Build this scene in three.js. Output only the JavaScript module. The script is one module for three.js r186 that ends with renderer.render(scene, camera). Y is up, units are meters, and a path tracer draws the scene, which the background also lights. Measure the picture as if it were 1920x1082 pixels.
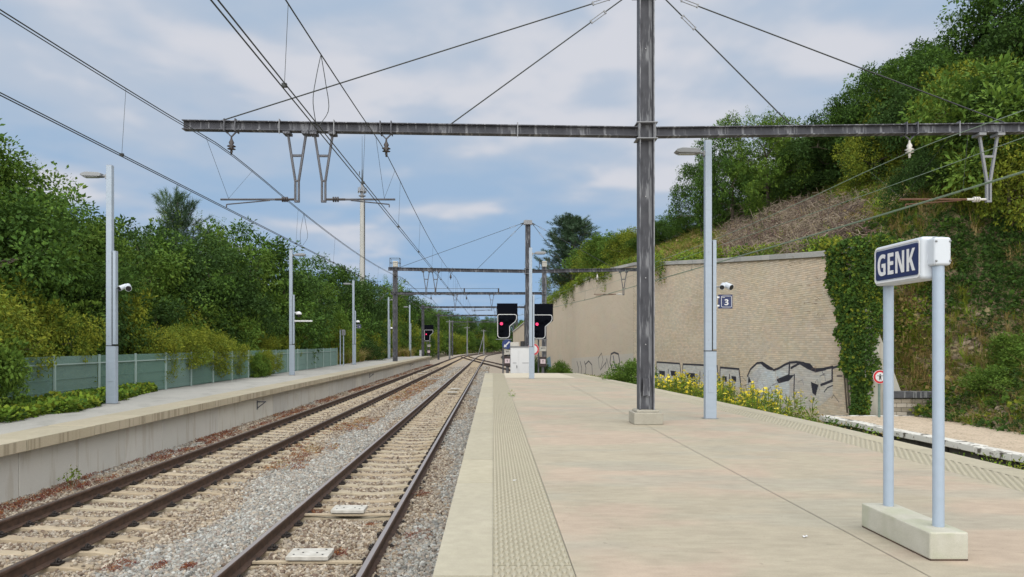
import * as THREE from 'three';
import { mergeGeometries } from 'three/addons/utils/BufferGeometryUtils.js';
import { RoundedBoxGeometry } from 'three/addons/geometries/RoundedBoxGeometry.js';
import { TextGeometry } from 'three/addons/geometries/TextGeometry.js';
import { FontLoader } from 'three/addons/loaders/FontLoader.js';

// ---------------------------------------------------------------- camera, sky, sun, exposure
const F = 1350, VX = 924, VY = 644, EYE = 1.62;            // photo: focal length and vanishing point in pixels, eye height in metres
const scene = new THREE.Scene();
const camera = new THREE.PerspectiveCamera(2 * Math.atan(644 / F) * 180 / Math.PI, 1992 / 1288, 0.05, 4000);
camera.setViewOffset(1992, 1288, 72, 0, 1920, 1082);        // a level camera with the lens shifted
camera.position.set(0, EYE, 0);
camera.lookAt(0, EYE, -10);

const renderer = new THREE.WebGLRenderer({ antialias: true });
renderer.setSize(1024, 577);
renderer.toneMapping = THREE.LinearToneMapping;
const EXPOSURE = 3.65;
renderer.toneMappingExposure = EXPOSURE;
renderer.shadowMap.enabled = true;

const sun = new THREE.DirectionalLight(new THREE.Color(1, 0.955, 0.87), 1.5);
sun.position.set(-3, 50, 34);
sun.target.position.set(0, 0, -20);
sun.castShadow = true;
sun.shadow.radius = 250;
sun.shadow.mapSize.set(2048, 2048);
Object.assign(sun.shadow.camera, { left: -60, right: 60, top: 60, bottom: -60, near: 1, far: 220 });
scene.add(sun, sun.target);

// ---------------------------------------------------------------- random numbers and noise
function rng(seed) { let s = seed >>> 0; return () => { s = (s + 0x6D2B79F5) >>> 0; let t = s; t = Math.imul(t ^ (t >>> 15), t | 1); t ^= t + Math.imul(t ^ (t >>> 7), t | 61); return ((t ^ (t >>> 14)) >>> 0) / 4294967296; }; }
function hash(x, y, s) { let h = Math.imul(x, 374761393) + Math.imul(y, 668265263) + Math.imul(s, 1274126177); h = Math.imul(h ^ (h >>> 13), 1274126177); return ((h ^ (h >>> 16)) >>> 0) / 4294967296; }
const mod = (a, n) => ((a % n) + n) % n;
function vnoise(x, y, s = 0, period = 0, py = period) {
  const xi = Math.floor(x), yi = Math.floor(y), fx = x - xi, fy = y - yi, u = fx * fx * (3 - 2 * fx), v = fy * fy * (3 - 2 * fy);
  const g = (a, b) => period ? hash(mod(a, period), mod(b, py), s) : hash(a, b, s);
  const a = g(xi, yi), b = g(xi + 1, yi), c = g(xi, yi + 1), d = g(xi + 1, yi + 1);
  return a + (b - a) * u + (c - a) * v + (a - b - c + d) * u * v;
}
function fbm(x, y, oct = 4, s = 0, period = 0, py = period) { let a = 0.5, r = 0, t = 0; for (let i = 0; i < oct; i++) { r += a * vnoise(x, y, s + i, period, py); t += a; a *= 0.5; x *= 2; y *= 2; period *= 2; py *= 2; } return r / t; }
const clamp = (x, a = 0, b = 1) => Math.min(b, Math.max(a, x));
const mix = (a, b, t) => a + (b - a) * t;
const sstep = (a, b, x) => { const t = clamp((x - a) / (b - a)); return t * t * (3 - 2 * t); };
const mix3 = (a, b, t) => [mix(a[0], b[0], t), mix(a[1], b[1], t), mix(a[2], b[2], t)];
function table(pairs) { return (d) => { if (d <= pairs[0][0]) return pairs[0][1]; for (let i = 1; i < pairs.length; i++) if (d <= pairs[i][0]) return mix(pairs[i - 1][1], pairs[i][1], (d - pairs[i - 1][0]) / (pairs[i][0] - pairs[i - 1][0])); return pairs[pairs.length - 1][1]; }; }

// the sky: broken cloud over pale blue, the same kind all the way round
{
  const W = 2048, H = 1024, data = new Float32Array(W * H * 4);
  const lo = [0.28, 0.455, 0.69], hi = [0.37, 0.495, 0.66], cl = [0.505, 0.57, 0.675], br = [0.71, 0.71, 0.755];
  for (let j = 0; j < H; j++) {
    const el = ((j + 0.5) / H - 0.5) * Math.PI, y = Math.sin(el), c = Math.cos(el);
    for (let i = 0; i < W; i++) {
      const az = ((i + 0.5) / W - 0.5) * 2 * Math.PI, x = c * Math.cos(az), z = c * Math.sin(az), k = (j * W + i) * 4;
      let col;
      if (y < -0.03) col = [0.16, 0.16, 0.14];
      else {
        const q = 1 / (Math.max(y, 0) + 0.10), px = x * q * 1.05 + 3.3, pz = z * q * 0.8 + 1.7;
        const wx = fbm(px * 0.7, pz * 0.7, 3, 11) - 0.5, wz = fbm(px * 0.7 + 9, pz * 0.7, 3, 17) - 0.5;
        const n = fbm(px * 1.1 + wx * 1.7, pz * 1.5 + wz * 1.7, 6, 3), n2 = fbm(px * 3.0 + 5 + wz * 2.4, pz * 4.6 + wx * 2.4, 6, 23), b = fbm(px * 0.55 + 40, pz * 0.55, 3, 31);
        const sky = mix3(lo, hi, sstep(0.0, 0.34, y));
        const cover = sstep(0.29, 0.58, n * 0.62 + n2 * 0.38 + (b - 0.5) * 0.3) * (0.3 + 0.7 * sstep(0.05, 0.19, y));
        col = mix3(sky, cl, cover * 0.86);
        col = mix3(col, br, sstep(0.50, 0.68, n * 0.45 + n2 * 0.55) * 0.75 * cover);
      }
      data[k] = col[0] / EXPOSURE; data[k + 1] = col[1] / EXPOSURE; data[k + 2] = col[2] / EXPOSURE; data[k + 3] = 1;
    }
  }
  const t = new THREE.DataTexture(data, W, H, THREE.RGBAFormat, THREE.FloatType);
  t.mapping = THREE.EquirectangularReflectionMapping; t.magFilter = t.minFilter = THREE.LinearFilter; t.needsUpdate = true;
  scene.background = t; scene.environment = t;
}

// ---------------------------------------------------------------- helpers
const D = (x, y, d) => new THREE.Vector3(x, y, -d);         // d metres ahead of the camera
const at = (px, py, d) => D((px - VX) * d / F, EYE - (py - VY) * d / F, d);
const taken = {};
function numbered(n) { const k = taken[n] = (taken[n] ?? -1) + 1; return k ? `${n}_${String(k).padStart(3, '0')}` : n; }
function shade(o) { o.castShadow = true; o.receiveShadow = true; return o; }
function tag(o, label, category, group, kind) { o.userData.label = label; o.userData.category = category; if (group) o.userData.group = group; if (kind) o.userData.kind = kind; return o; }
function thing(name, label, category, pos, group) { const o = new THREE.Group(); o.name = numbered(name); if (pos) o.position.copy(pos); tag(o, label, category, group); scene.add(o); return o; }
function part(name, geo, mat, parent, kind) { const m = shade(new THREE.Mesh(Array.isArray(geo) ? merge(geo) : geo, mat)); m.name = name; if (kind) m.userData.kind = kind; parent.add(m); return m; }
function solo(name, geo, mat, label, category, group, kind) { const m = part(numbered(name), geo, mat, scene); return tag(m, label, category, group, kind); }
function struct(name, geo, mat, label, category) { const m = geo ? part(numbered(name), geo, mat, scene) : new THREE.Group(); if (!geo) { m.name = numbered(name); scene.add(m); } m.userData.kind = 'structure'; m.userData.label = label; m.userData.category = category; return m; }
function copy(o, label) { const c = o.clone(); c.name = numbered(o.name.replace(/_\d{3}$/, '')); c.userData = { ...o.userData }; if (label) c.userData.label = label; scene.add(c); return c; }
function bare(g) { const n = g.index ? g.toNonIndexed() : g; for (const k of Object.keys(n.attributes)) if (!['position', 'normal', 'uv'].includes(k)) n.deleteAttribute(k); if (!n.attributes.uv) n.setAttribute('uv', new THREE.BufferAttribute(new Float32Array(n.attributes.position.count * 2), 2)); return n; }
function merge(list) { return list.length === 1 ? list[0] : mergeGeometries(list.map(bare)); }
// texture coordinates in metres from the geometry's own position, by the way each face points
function metric(g, s = 1, ox = 0, oy = 0) {
  g = g.index ? g.toNonIndexed() : g;
  const p = g.attributes.position, uv = new Float32Array(p.count * 2), a = new THREE.Vector3(), b = new THREE.Vector3(), c = new THREE.Vector3();
  for (let i = 0; i < p.count; i += 3) {
    a.fromBufferAttribute(p, i); b.fromBufferAttribute(p, i + 1); c.fromBufferAttribute(p, i + 2);
    const n = b.clone().sub(a).cross(c.clone().sub(a)), ax = Math.abs(n.x), ay = Math.abs(n.y), az = Math.abs(n.z);
    [a, b, c].forEach((v, k) => { const q = ax > ay && ax > az ? [v.z, v.y] : ay > az ? [v.x, v.z] : [v.x, v.y]; uv[(i + k) * 2] = (q[0] + ox) * s; uv[(i + k) * 2 + 1] = (q[1] + oy) * s; });
  }
  g.setAttribute('uv', new THREE.BufferAttribute(uv, 2));
  return g;
}
const box = (w, h, l, x = 0, y = 0, z = 0) => new THREE.BoxGeometry(w, h, l).translate(x, y, z);            // centred
const block = (x0, x1, y0, y1, d0, d1) => box(x1 - x0, y1 - y0, d1 - d0, (x0 + x1) / 2, (y0 + y1) / 2, -(d0 + d1) / 2);
const rbox = (w, h, l, r, x = 0, y = 0, z = 0, seg = 2) => new RoundedBoxGeometry(w, h, l, seg, r).translate(x, y, z);
const cyl = (r0, r1, h, x = 0, y = 0, z = 0, n = 12) => new THREE.CylinderGeometry(r1, r0, h, n).translate(x, y + h / 2, z);
function rod(a, b, r, n = 6) { const v = b.clone().sub(a), g = new THREE.CylinderGeometry(r, r, v.length(), n); g.applyQuaternion(new THREE.Quaternion().setFromUnitVectors(new THREE.Vector3(0, 1, 0), v.clone().normalize())); const m = a.clone().add(b).multiplyScalar(0.5); return g.translate(m.x, m.y, m.z); }
function bar(a, b, w, h) { const v = b.clone().sub(a), g = new THREE.BoxGeometry(w, v.length(), h); g.applyQuaternion(new THREE.Quaternion().setFromUnitVectors(new THREE.Vector3(0, 1, 0), v.clone().normalize())); const m = a.clone().add(b).multiplyScalar(0.5); return g.translate(m.x, m.y, m.z); }
function tube(pts, r, seg, n = 5) { return new THREE.TubeGeometry(new THREE.CatmullRomCurve3(pts), seg ?? pts.length * 4, r, n); }
function extrude(pts, depth, bevel = 0) { const s = new THREE.Shape(pts.map(p => new THREE.Vector2(p[0], p[1]))); return new THREE.ExtrudeGeometry(s, { depth, bevelEnabled: bevel > 0, bevelSize: bevel, bevelThickness: bevel, bevelSegments: 2, curveSegments: 8 }); }
function instanced(name, geo, mat, list, parent, kind = 'stuff') {        // list of {m: Matrix4, c: Color}
  const o = shade(new THREE.InstancedMesh(geo, mat, list.length)); o.name = name;
  list.forEach((e, i) => { o.setMatrixAt(i, e.m); if (e.c) o.setColorAt(i, e.c); });
  if (kind) o.userData.kind = kind;
  parent.add(o); return o;
}
const _q = new THREE.Quaternion(), _e = new THREE.Euler();
function place(x, y, z, rx, ry, rz, sx, sy = sx, sz = sx) { return new THREE.Matrix4().compose(new THREE.Vector3(x, y, z), _q.setFromEuler(_e.set(rx, ry, rz)).clone(), new THREE.Vector3(sx, sy, sz)); }

// a cross-section [[x, y]...] carried along stations of d; path(d) gives [x, y]
function sweep(profile, path, ds, closed = true) {
  const pos = [], uv = [], n = profile.length, idx = [];
  const cum = [0]; for (let i = 1; i <= n; i++) cum.push(cum[i - 1] + Math.hypot(profile[i % n][0] - profile[i - 1][0], profile[i % n][1] - profile[i - 1][1]));
  for (const d of ds) { const [x, y] = path(d), [x2] = path(d + 0.1), a = Math.atan((x2 - x) / 0.1); for (let i = 0; i <= n; i++) { const p = profile[i % n]; pos.push(x + p[0] * Math.cos(a), y + p[1], -d + p[0] * Math.sin(a)); uv.push(cum[i], d); } }
  const w = n + 1, last = closed ? n : n - 1;
  for (let j = 0; j < ds.length - 1; j++) for (let i = 0; i < last; i++) { const a = j * w + i, b = a + 1, c = a + w, e = c + 1; idx.push(a, b, c, b, e, c); }
  const g = new THREE.BufferGeometry(); g.setAttribute('position', new THREE.Float32BufferAttribute(pos, 3)); g.setAttribute('uv', new THREE.Float32BufferAttribute(uv, 2)); g.setIndex(idx);
  const f = g.toNonIndexed(); f.computeVertexNormals(); return f;
}
// a sheet over rows: f(u, v) -> [x, y, z], uv in metres from uvf or x,z
function sheet(nu, nv, f, uvf) {
  const pos = [], uv = [], idx = [];
  for (let j = 0; j <= nv; j++) for (let i = 0; i <= nu; i++) { const p = f(i / nu, j / nv); pos.push(...p); uv.push(...(uvf ? uvf(p, i / nu, j / nv) : [p[0], p[2]])); }
  for (let j = 0; j < nv; j++) for (let i = 0; i < nu; i++) { const a = j * (nu + 1) + i, b = a + 1, c = a + nu + 1, e = c + 1; idx.push(a, b, c, b, e, c); }
  const g = new THREE.BufferGeometry(); g.setAttribute('position', new THREE.Float32BufferAttribute(pos, 3)); g.setAttribute('uv', new THREE.Float32BufferAttribute(uv, 2)); g.setIndex(idx); g.computeVertexNormals(); return g;
}
const steps = (a, b, s) => { const r = []; const n = Math.max(1, Math.round((b - a) / s)); for (let i = 0; i <= n; i++) r.push(a + (b - a) * i / n); return r; };

// ---------------------------------------------------------------- textures and materials
const toS = (l) => { l = clamp(l); return Math.round(255 * (l <= 0.0031308 ? 12.92 * l : 1.055 * Math.pow(l, 1 / 2.4) - 0.055)); };
function tex(size, metres, f, srgb = true, h = size) {        // f(u, v in 0..1) -> linear [r, g, b] or a number
  const data = new Uint8Array(size * h * 4);
  for (let j = 0; j < h; j++) for (let i = 0; i < size; i++) { const c = f(i / size, j / h), k = (j * size + i) * 4; for (let q = 0; q < 3; q++) data[k + q] = srgb ? toS(c[q]) : Math.round(255 * clamp(typeof c === 'number' ? c : c[q])); data[k + 3] = 255; }
  const t = new THREE.DataTexture(data, size, h); t.wrapS = t.wrapT = THREE.RepeatWrapping; t.magFilter = THREE.LinearFilter; t.minFilter = THREE.LinearMipmapLinearFilter; t.generateMipmaps = true;
  if (srgb) t.colorSpace = THREE.SRGBColorSpace; if (metres) t.repeat.set(1 / metres, 1 / metres * size / h); t.needsUpdate = true; return t;
}
const lin = (r, g, b) => new THREE.Color().setRGB(r, g, b);
const std = (o) => new THREE.MeshStandardMaterial(o);
const grain = tex(512, 0.6, (u, v) => 0.35 + 0.3 * fbm(u * 48, v * 48, 3, 5, 48) + 0.35 * hash(Math.floor(u * 512), Math.floor(v * 512), 9), false);

// poured platform concrete: tan with pinkish and greenish-grey patches, pale scuffs, fine aggregate
const platformTex = tex(1536, 9, (u, v) => {
  const a = fbm(u * 7, v * 9, 5, 1, 7, 9), b = fbm(u * 5, v * 14, 4, 7, 5, 14), f = hash(Math.floor(u * 1536), Math.floor(v * 1536), 3), m = fbm(u * 60, v * 160, 3, 21, 60, 160);
  let c = mix3([0.355, 0.315, 0.24], [0.388, 0.315, 0.245], sstep(0.46, 0.66, a));
  c = mix3(c, [0.325, 0.305, 0.245], sstep(0.48, 0.68, b) * 0.7);
  const gum = vnoise(u * 210, v * 210, 301, 210) > 0.965 ? 0.82 : 1, sc = vnoise(u * 26, v * 520, 303, 26, 520), w = vnoise(u * 9, v * 9, 305, 9), scr = (sc > 0.93 && w > 0.5 ? 0.86 : sc < 0.05 && w < 0.5 ? 1.1 : 1), worn = fbm(u * 18, v * 18, 4, 307, 18);
  const k = (0.9 + 0.13 * f + (m - 0.5) * 0.24 + (worn - 0.5) * 0.16) * gum * scr; return [c[0] * k, c[1] * k, c[2] * k];
});
const slabTex = tex(512, 3, (u, v) => { const a = fbm(u * 6, v * 6, 5, 41, 6), f = hash(Math.floor(u * 512), Math.floor(v * 512), 13), m = fbm(u * 40, v * 40, 2, 44, 40); const c = mix3([0.36, 0.33, 0.25], [0.42, 0.39, 0.305], a); const k = 0.89 + 0.13 * f + (m - 0.5) * 0.15; return [c[0] * k, c[1] * k, c[2] * k]; });
const M = {};
M.platform = std({ map: platformTex, roughness: 0.93, bumpMap: grain, bumpScale: 0.003 });
M.slab = [0, 1, 2].map(i => std({ map: slabTex, color: lin(...[[1, 1, 1], [0.955, 0.95, 0.935], [1.03, 1.02, 0.99]][i]), roughness: 0.9, bumpMap: grain, bumpScale: 0.002 }));
M.pale = std({ map: slabTex, color: lin(1.28, 1.26, 1.3), roughness: 0.9 });
const asphaltTex = tex(512, 4, (u, v) => { const a = fbm(u * 6, v * 6, 5, 61, 6), f = hash(Math.floor(u * 512), Math.floor(v * 512), 63), w = sstep(0.58, 0.72, fbm(u * 10, v * 10, 4, 66, 10)); let c = mix3([0.33, 0.325, 0.305], [0.40, 0.39, 0.36], a); c = mix3(c, [0.26, 0.26, 0.235], w * 0.5); const k = 0.85 + 0.25 * f; return [c[0] * k, c[1] * k, c[2] * k]; });
M.leftPave = std({ map: asphaltTex, roughness: 0.94, bumpMap: grain, bumpScale: 0.004 });
// precast edge: tan with dark run-off stains down its face
const edgeTex = tex(1024, 6, (u, v) => { const st = fbm(u * 90, v * 3, 4, 71, 90, 3), a = fbm(u * 12, v * 12, 4, 73, 12), f = hash(Math.floor(u * 1024), Math.floor(v * 1024), 75); let c = mix3([0.40, 0.345, 0.245], [0.47, 0.41, 0.31], a); c = mix3(c, [0.16, 0.13, 0.085], sstep(0.5, 0.72, st) * 0.5); const k = 0.86 + 0.2 * f; return [c[0] * k, c[1] * k, c[2] * k]; });
M.edgeFace = std({ map: edgeTex, roughness: 0.92, bumpMap: grain, bumpScale: 0.004 });
M.edgeTop = [0, 1].map(i => std({ map: slabTex, color: lin(...[[0.98, 0.95, 0.92], [0.92, 0.90, 0.87]][i]), roughness: 0.92, bumpMap: grain, bumpScale: 0.003 }));
const panelTex = tex(512, 3.4, (u, v) => { const a = fbm(u * 5, v * 5, 5, 81, 5), s = fbm(u * 34, v * 4, 4, 83, 34, 4), f = hash(Math.floor(u * 512), Math.floor(v * 512), 85); let c = mix3([0.52, 0.51, 0.48], [0.585, 0.57, 0.53], a); c = mix3(c, [0.38, 0.33, 0.26], sstep(0.55, 0.75, s) * 0.4); const k = 0.93 + 0.12 * f; return [c[0] * k, c[1] * k, c[2] * k]; });
M.panel = [0, 1, 2].map(i => std({ map: panelTex, color: lin(...[[1, 1, 1], [0.93, 0.93, 0.93], [1.06, 1.05, 1.02]][i]), roughness: 0.88, bumpMap: grain, bumpScale: 0.0015 }));
const rustTex = tex(256, 1, (u, v) => { const a = fbm(u * 18, v * 18, 4, 91, 18); return mix3([0.035, 0.021, 0.015], [0.105, 0.06, 0.04], a); });
M.rail = std({ map: rustTex, roughness: 0.75, metalness: 0.1, bumpMap: grain, bumpScale: 0.001 });
M.railTop = std({ color: lin(0.52, 0.46, 0.43), roughness: 0.45, metalness: 0.85 });
M.railTopDull = std({ color: lin(0.13, 0.10, 0.085), roughness: 0.5, metalness: 0.6 });
const sleeperTex = tex(256, 1.3, (u, v) => { const a = fbm(u * 10, v * 10, 4, 95, 10), f = hash(Math.floor(u * 256), Math.floor(v * 256), 97); const c = mix3([0.36, 0.295, 0.205], [0.46, 0.385, 0.28], a), k = 0.85 + 0.2 * f; return [c[0] * k, c[1] * k, c[2] * k]; });
M.sleeper = [0, 1, 2].map(i => std({ map: sleeperTex, color: lin(...[[1, 1, 1], [0.86, 0.84, 0.82], [0.95, 0.98, 1.0]][i]), roughness: 0.93, bumpMap: grain, bumpScale: 0.003 }));
M.clip = std({ color: lin(0.022, 0.017, 0.015), roughness: 0.6, metalness: 0.4 });
const ballastTex = tex(1024, 3, (u, v) => {                 // gravel seen small: cells of stone
  const n = 64, x = u * n, y = v * n, xi = Math.floor(x), yi = Math.floor(y); let best = 9, sec = 9, id = 0;
  for (let a = -1; a <= 1; a++) for (let b = -1; b <= 1; b++) { const cx = mod(xi + a, n), cy = mod(yi + b, n), dx = xi + a + hash(cx, cy, 1) - x, dy = yi + b + hash(cx, cy, 2) - y, q = dx * dx + dy * dy; if (q < best) { sec = best; best = q; id = hash(cx, cy, 3); } else if (q < sec) sec = q; }
  const e = sstep(0.02, 0.2, Math.sqrt(sec) - Math.sqrt(best)), c = mix3([0.26, 0.21, 0.155], [0.42, 0.37, 0.31], id);
  return mix3([0.27, 0.225, 0.17], c, e);
});
M.ballast = std({ map: ballastTex, roughness: 0.95, bumpMap: ballastTex, bumpScale: 0.03 });
M.stone = std({ color: lin(1, 1, 1), roughness: 0.92 });
const earthTex = tex(1024, 6, (u, v) => { const a = fbm(u * 9, v * 9, 6, 101, 9), b = fbm(u * 60, v * 60, 4, 103, 60), f = hash(Math.floor(u * 1024), Math.floor(v * 1024), 105); let c = mix3([0.10, 0.078, 0.045], [0.235, 0.185, 0.115], b); c = mix3(c, [0.075, 0.09, 0.026], sstep(0.45, 0.62, a) * 0.8); const k = 0.75 + 0.5 * f; return [c[0] * k, c[1] * k, c[2] * k]; });
const slopeTex = tex(1024, 5, (u, v) => { const a = fbm(u * 8, v * 8, 5, 191, 8), b = fbm(u * 70, v * 70, 4, 193, 70), f = hash(Math.floor(u * 1024), Math.floor(v * 1024), 195); let c = mix3([0.115, 0.085, 0.05], [0.36, 0.28, 0.17], sstep(0.3, 0.7, b)); c = mix3(c, [0.11, 0.13, 0.035], sstep(0.48, 0.64, a) * 0.6); const k = 0.75 + 0.5 * f; return [c[0] * k, c[1] * k, c[2] * k]; });
M.slope = std({ map: slopeTex, roughness: 0.97, bumpMap: slopeTex, bumpScale: 0.08 });
M.earth = std({ map: earthTex, roughness: 0.97, bumpMap: earthTex, bumpScale: 0.08 });
const paintTex = tex(256, 1.2, (u, v) => { const a = fbm(u * 6, v * 20, 4, 111, 6, 20), k = 0.93 + 0.12 * a; return [0.315 * k, 0.375 * k, 0.45 * k]; });
M.lampPaint = std({ map: paintTex, roughness: 0.5, metalness: 0.05 });
M.lampHead = std({ color: lin(0.22, 0.23, 0.24), roughness: 0.45, metalness: 0.3 });
M.lampGlass = std({ color: lin(0.36, 0.38, 0.38), roughness: 0.25 });
M.black = std({ color: lin(0.012, 0.013, 0.016), roughness: 0.6 });
M.signalBlack = new THREE.MeshPhysicalMaterial({ color: lin(0.004, 0.005, 0.009), roughness: 0.9, specularIntensity: 0.15 });
M.white = std({ color: lin(0.62, 0.63, 0.645), roughness: 0.5 });
M.whiteDirty = std({ map: tex(256, 0.8, (u, v) => { const a = fbm(u * 10, v * 10, 5, 121, 10); return mix3([0.33, 0.31, 0.27], [0.60, 0.59, 0.55], a); }), roughness: 0.7 });
M.navy = std({ color: lin(0.008, 0.018, 0.085), roughness: 0.45 });
M.signGrey = std({ color: lin(0.50, 0.54, 0.59), roughness: 0.42 });
M.postGrey = std({ map: paintTex, color: lin(1.0, 1.02, 1.04), roughness: 0.45 });
// weathered galvanised steel: dark with pale streaks
const steelTex = tex(512, 1.4, (u, v) => { const s = fbm(u * 26, v * 3, 5, 131, 26, 3), b = fbm(u * 8, v * 8, 4, 133, 8); let c = mix3([0.04, 0.042, 0.052], [0.105, 0.108, 0.125], b); c = mix3(c, [0.30, 0.31, 0.33], sstep(0.55, 0.72, s) * 0.7); return c; });
M.steel = std({ map: steelTex, roughness: 0.7, metalness: 0.15 });
const galvTex = tex(256, 0.8, (u, v) => { const b = fbm(u * 10, v * 10, 4, 141, 10), s = fbm(u * 5, v * 30, 3, 143, 5, 30); return mix3([0.13, 0.135, 0.145], [0.30, 0.31, 0.33], b * 0.6 + s * 0.4); });
M.galv = std({ map: galvTex, roughness: 0.6, metalness: 0.35 });
M.beam = std({ map: steelTex, color: lin(0.8, 0.8, 0.82), roughness: 0.72, metalness: 0.15 });
M.wire = std({ color: lin(0.045, 0.05, 0.05), roughness: 0.55, metalness: 0.5 });
M.copper = std({ color: lin(0.20, 0.27, 0.20), roughness: 0.6, metalness: 0.3 });
M.rustRod = std({ color: lin(0.13, 0.065, 0.04), roughness: 0.7, metalness: 0.3 });
M.insulator = std({ color: lin(0.03, 0.022, 0.02), roughness: 0.3 });
M.insulatorPale = std({ color: lin(0.55, 0.53, 0.5), roughness: 0.35 });
const blockTex = tex(512, 1.2, (u, v) => { const a = fbm(u * 9, v * 9, 5, 151, 9), m = fbm(u * 5, v * 5, 4, 153, 5), f = hash(Math.floor(u * 512), Math.floor(v * 512), 155); let c = mix3([0.375, 0.365, 0.295], [0.51, 0.50, 0.44], a); c = mix3(c, [0.31, 0.35, 0.21], sstep(0.45, 0.65, m) * 0.28); const k = 0.88 + 0.2 * f; return [c[0] * k, c[1] * k, c[2] * k]; });
M.mossConcrete = std({ map: blockTex, roughness: 0.93, bumpMap: grain, bumpScale: 0.004 });
M.footConcrete = std({ map: slabTex, color: lin(0.92, 0.94, 1.02), roughness: 0.95, bumpMap: grain, bumpScale: 0.006 });
M.fenceMesh = std({ color: lin(0.16, 0.27, 0.24), roughness: 0.6, metalness: 0.1 });
M.fencePost = std({ color: lin(0.30, 0.40, 0.38), roughness: 0.55, metalness: 0.2 });
M.bark = std({ map: tex(256, 0.8, (u, v) => { const a = fbm(u * 24, v * 5, 4, 161, 24, 5); return mix3([0.045, 0.035, 0.025], [0.16, 0.13, 0.10], a); }), roughness: 0.95 });
M.stem = std({ color: lin(0.10, 0.13, 0.035), roughness: 0.85 });
const leafMat = (rough = 0.62) => new THREE.MeshPhysicalMaterial({ color: lin(1, 1, 1), roughness: rough, side: THREE.DoubleSide });
M.leaf = leafMat(0.55);
M.leafThin = new THREE.MeshPhysicalMaterial({ color: lin(1, 1, 1), roughness: 0.9, specularIntensity: 0.25, transmission: 0.18, thickness: 0, side: THREE.DoubleSide });
M.petal = new THREE.MeshPhysicalMaterial({ color: lin(0.86, 0.70, 0.03), roughness: 0.8, transmission: 0.3, thickness: 0, side: THREE.DoubleSide });
// ---------------------------------------------------------------- ground, ballast and tracks
const RAIL = -0.81, RT = -2.15, LT = -6.0, FAR = 255;
const bend = (d) => d > 130 ? 0.0013 * (d - 130) ** 2 : 0;
const rightTrack = (d) => RT + bend(d), leftTrack = (d) => LT + bend(d);
const branchX = table([[10, 8.55], [18, 8.35], [25, 7.95], [32, 7.2], [40, 6.1], [48, 4.9], [58, 3.55], [70, 2.1], [80, 0.95], [92, -0.5], [104, -1.9], [116, -3.3], [128, -4.6], [140, -5.5], [150, -5.6]]);
const smoothBranch = (d) => { let s = 0; for (let k = -4; k <= 4; k++) s += branchX(d + k * 1.4); return s / 9; };

struct('ground', sheet(2, 2, (u, v) => [mix(-1500, 1500, u), -1.42, mix(30, -2500, v)]), M.earth, 'brown earth reaching away under the trees to the horizon', 'ground');
{
  const wob = (x, d) => 0.05 * (fbm(x * 1.3, d * 1.3, 3, 7) - 0.5);
  const crown = (x, d) => {                                   // ballast a little lower between the tracks
    const near = Math.min(Math.abs(x - rightTrack(d)), Math.abs(x - leftTrack(d)));
    const u = x - rightTrack(d), w = x - leftTrack(d);           // heaped over the sleeper ends, lower between the rails
    let y = -1.055; if (u > 0.83) y = -0.965; else if (u < -0.83 && w > 1.6) y = mix(-1.06, -0.975, sstep(-2.0, -1.2, u)); else if (w < -0.83) y = -0.965; else if (Math.abs(u) < 0.6 && d < 10.3) y = -1.005;
    return y + wob(x, d) * 0.7;
  };
  var ballastY = crown;
  const ds = [...steps(-4, 40, 0.5), ...steps(42, 130, 3), ...steps(135, FAR + 20, 5)];
  const g = sheet(32, ds.length - 1, (u, v) => { const d = ds[Math.round(v * (ds.length - 1))]; const x0 = (d < 88 ? -7.98 : -9.6) + bend(d), x1 = (d < 41.5 ? -0.2 : mix(4.5, 1.5, sstep(41, 120, d))) + bend(d), x = mix(x0, x1, u); return [x, crown(x, d), -d]; });
  struct('ballast_bed', g, M.ballast, 'bed of brown and grey crushed stone under the rails', 'ballast');
  const g2 = sheet(8, 60, (u, v) => { const d = mix(-4, 62, v), x = mix(4.0, 14.2, u); return [x, -1.13 + wob(x, d) * 2, -d]; });
  struct('overgrown_track_bed', g2, M.earth, 'weedy disused track bed between the platform and the brick wall', 'track bed');
}

// flat bottom rail
const railProfile = [[-0.07, -0.172], [0.07, -0.172], [0.07, -0.16], [0.012, -0.135], [0.011, -0.045], [0.036, -0.032], [0.036, -0.006], [0.028, 0], [-0.028, 0], [-0.036, -0.006], [-0.036, -0.032], [-0.011, -0.045], [-0.012, -0.135], [-0.07, -0.16]];
function sleeperGeo() {                                       // concrete sleeper: high seats under the rails, waisted in the middle
  const xs = [-1.25, -1.0, -0.5, -0.25, 0, 0.25, 0.5, 1.0, 1.25], ys = [-0.03, 0, 0, -0.025, -0.036, -0.025, 0, 0, -0.03], pos = [];
  const ring = xs.map((x, i) => { const t = 0.092 - (Math.abs(x) < 0.3 ? 0.012 : 0); return [[x, ys[i] - 0.2, -0.14], [x, ys[i] - 0.012, -t - 0.008], [x, ys[i], -t + 0.008], [x, ys[i], t - 0.008], [x, ys[i] - 0.012, t + 0.008], [x, ys[i] - 0.2, 0.14]]; });
  const q = (a, b, c, d) => pos.push(...a, ...b, ...c, ...a, ...c, ...d);
  for (let i = 0; i < xs.length - 1; i++) for (let k = 0; k < 5; k++) q(ring[i][k], ring[i][k + 1], ring[i + 1][k + 1], ring[i + 1][k]);
  for (const [r, f] of [[ring[0], 1], [ring[xs.length - 1], 0]]) for (let k = 1; k < 5; k++) f ? pos.push(...r[0], ...r[k + 1], ...r[k]) : pos.push(...r[0], ...r[k], ...r[k + 1]);
  const g = new THREE.BufferGeometry(); g.setAttribute('position', new THREE.Float32BufferAttribute(pos, 3)); g.computeVertexNormals(); return metric(g);
}
const SLEEPER = sleeperGeo();
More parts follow.
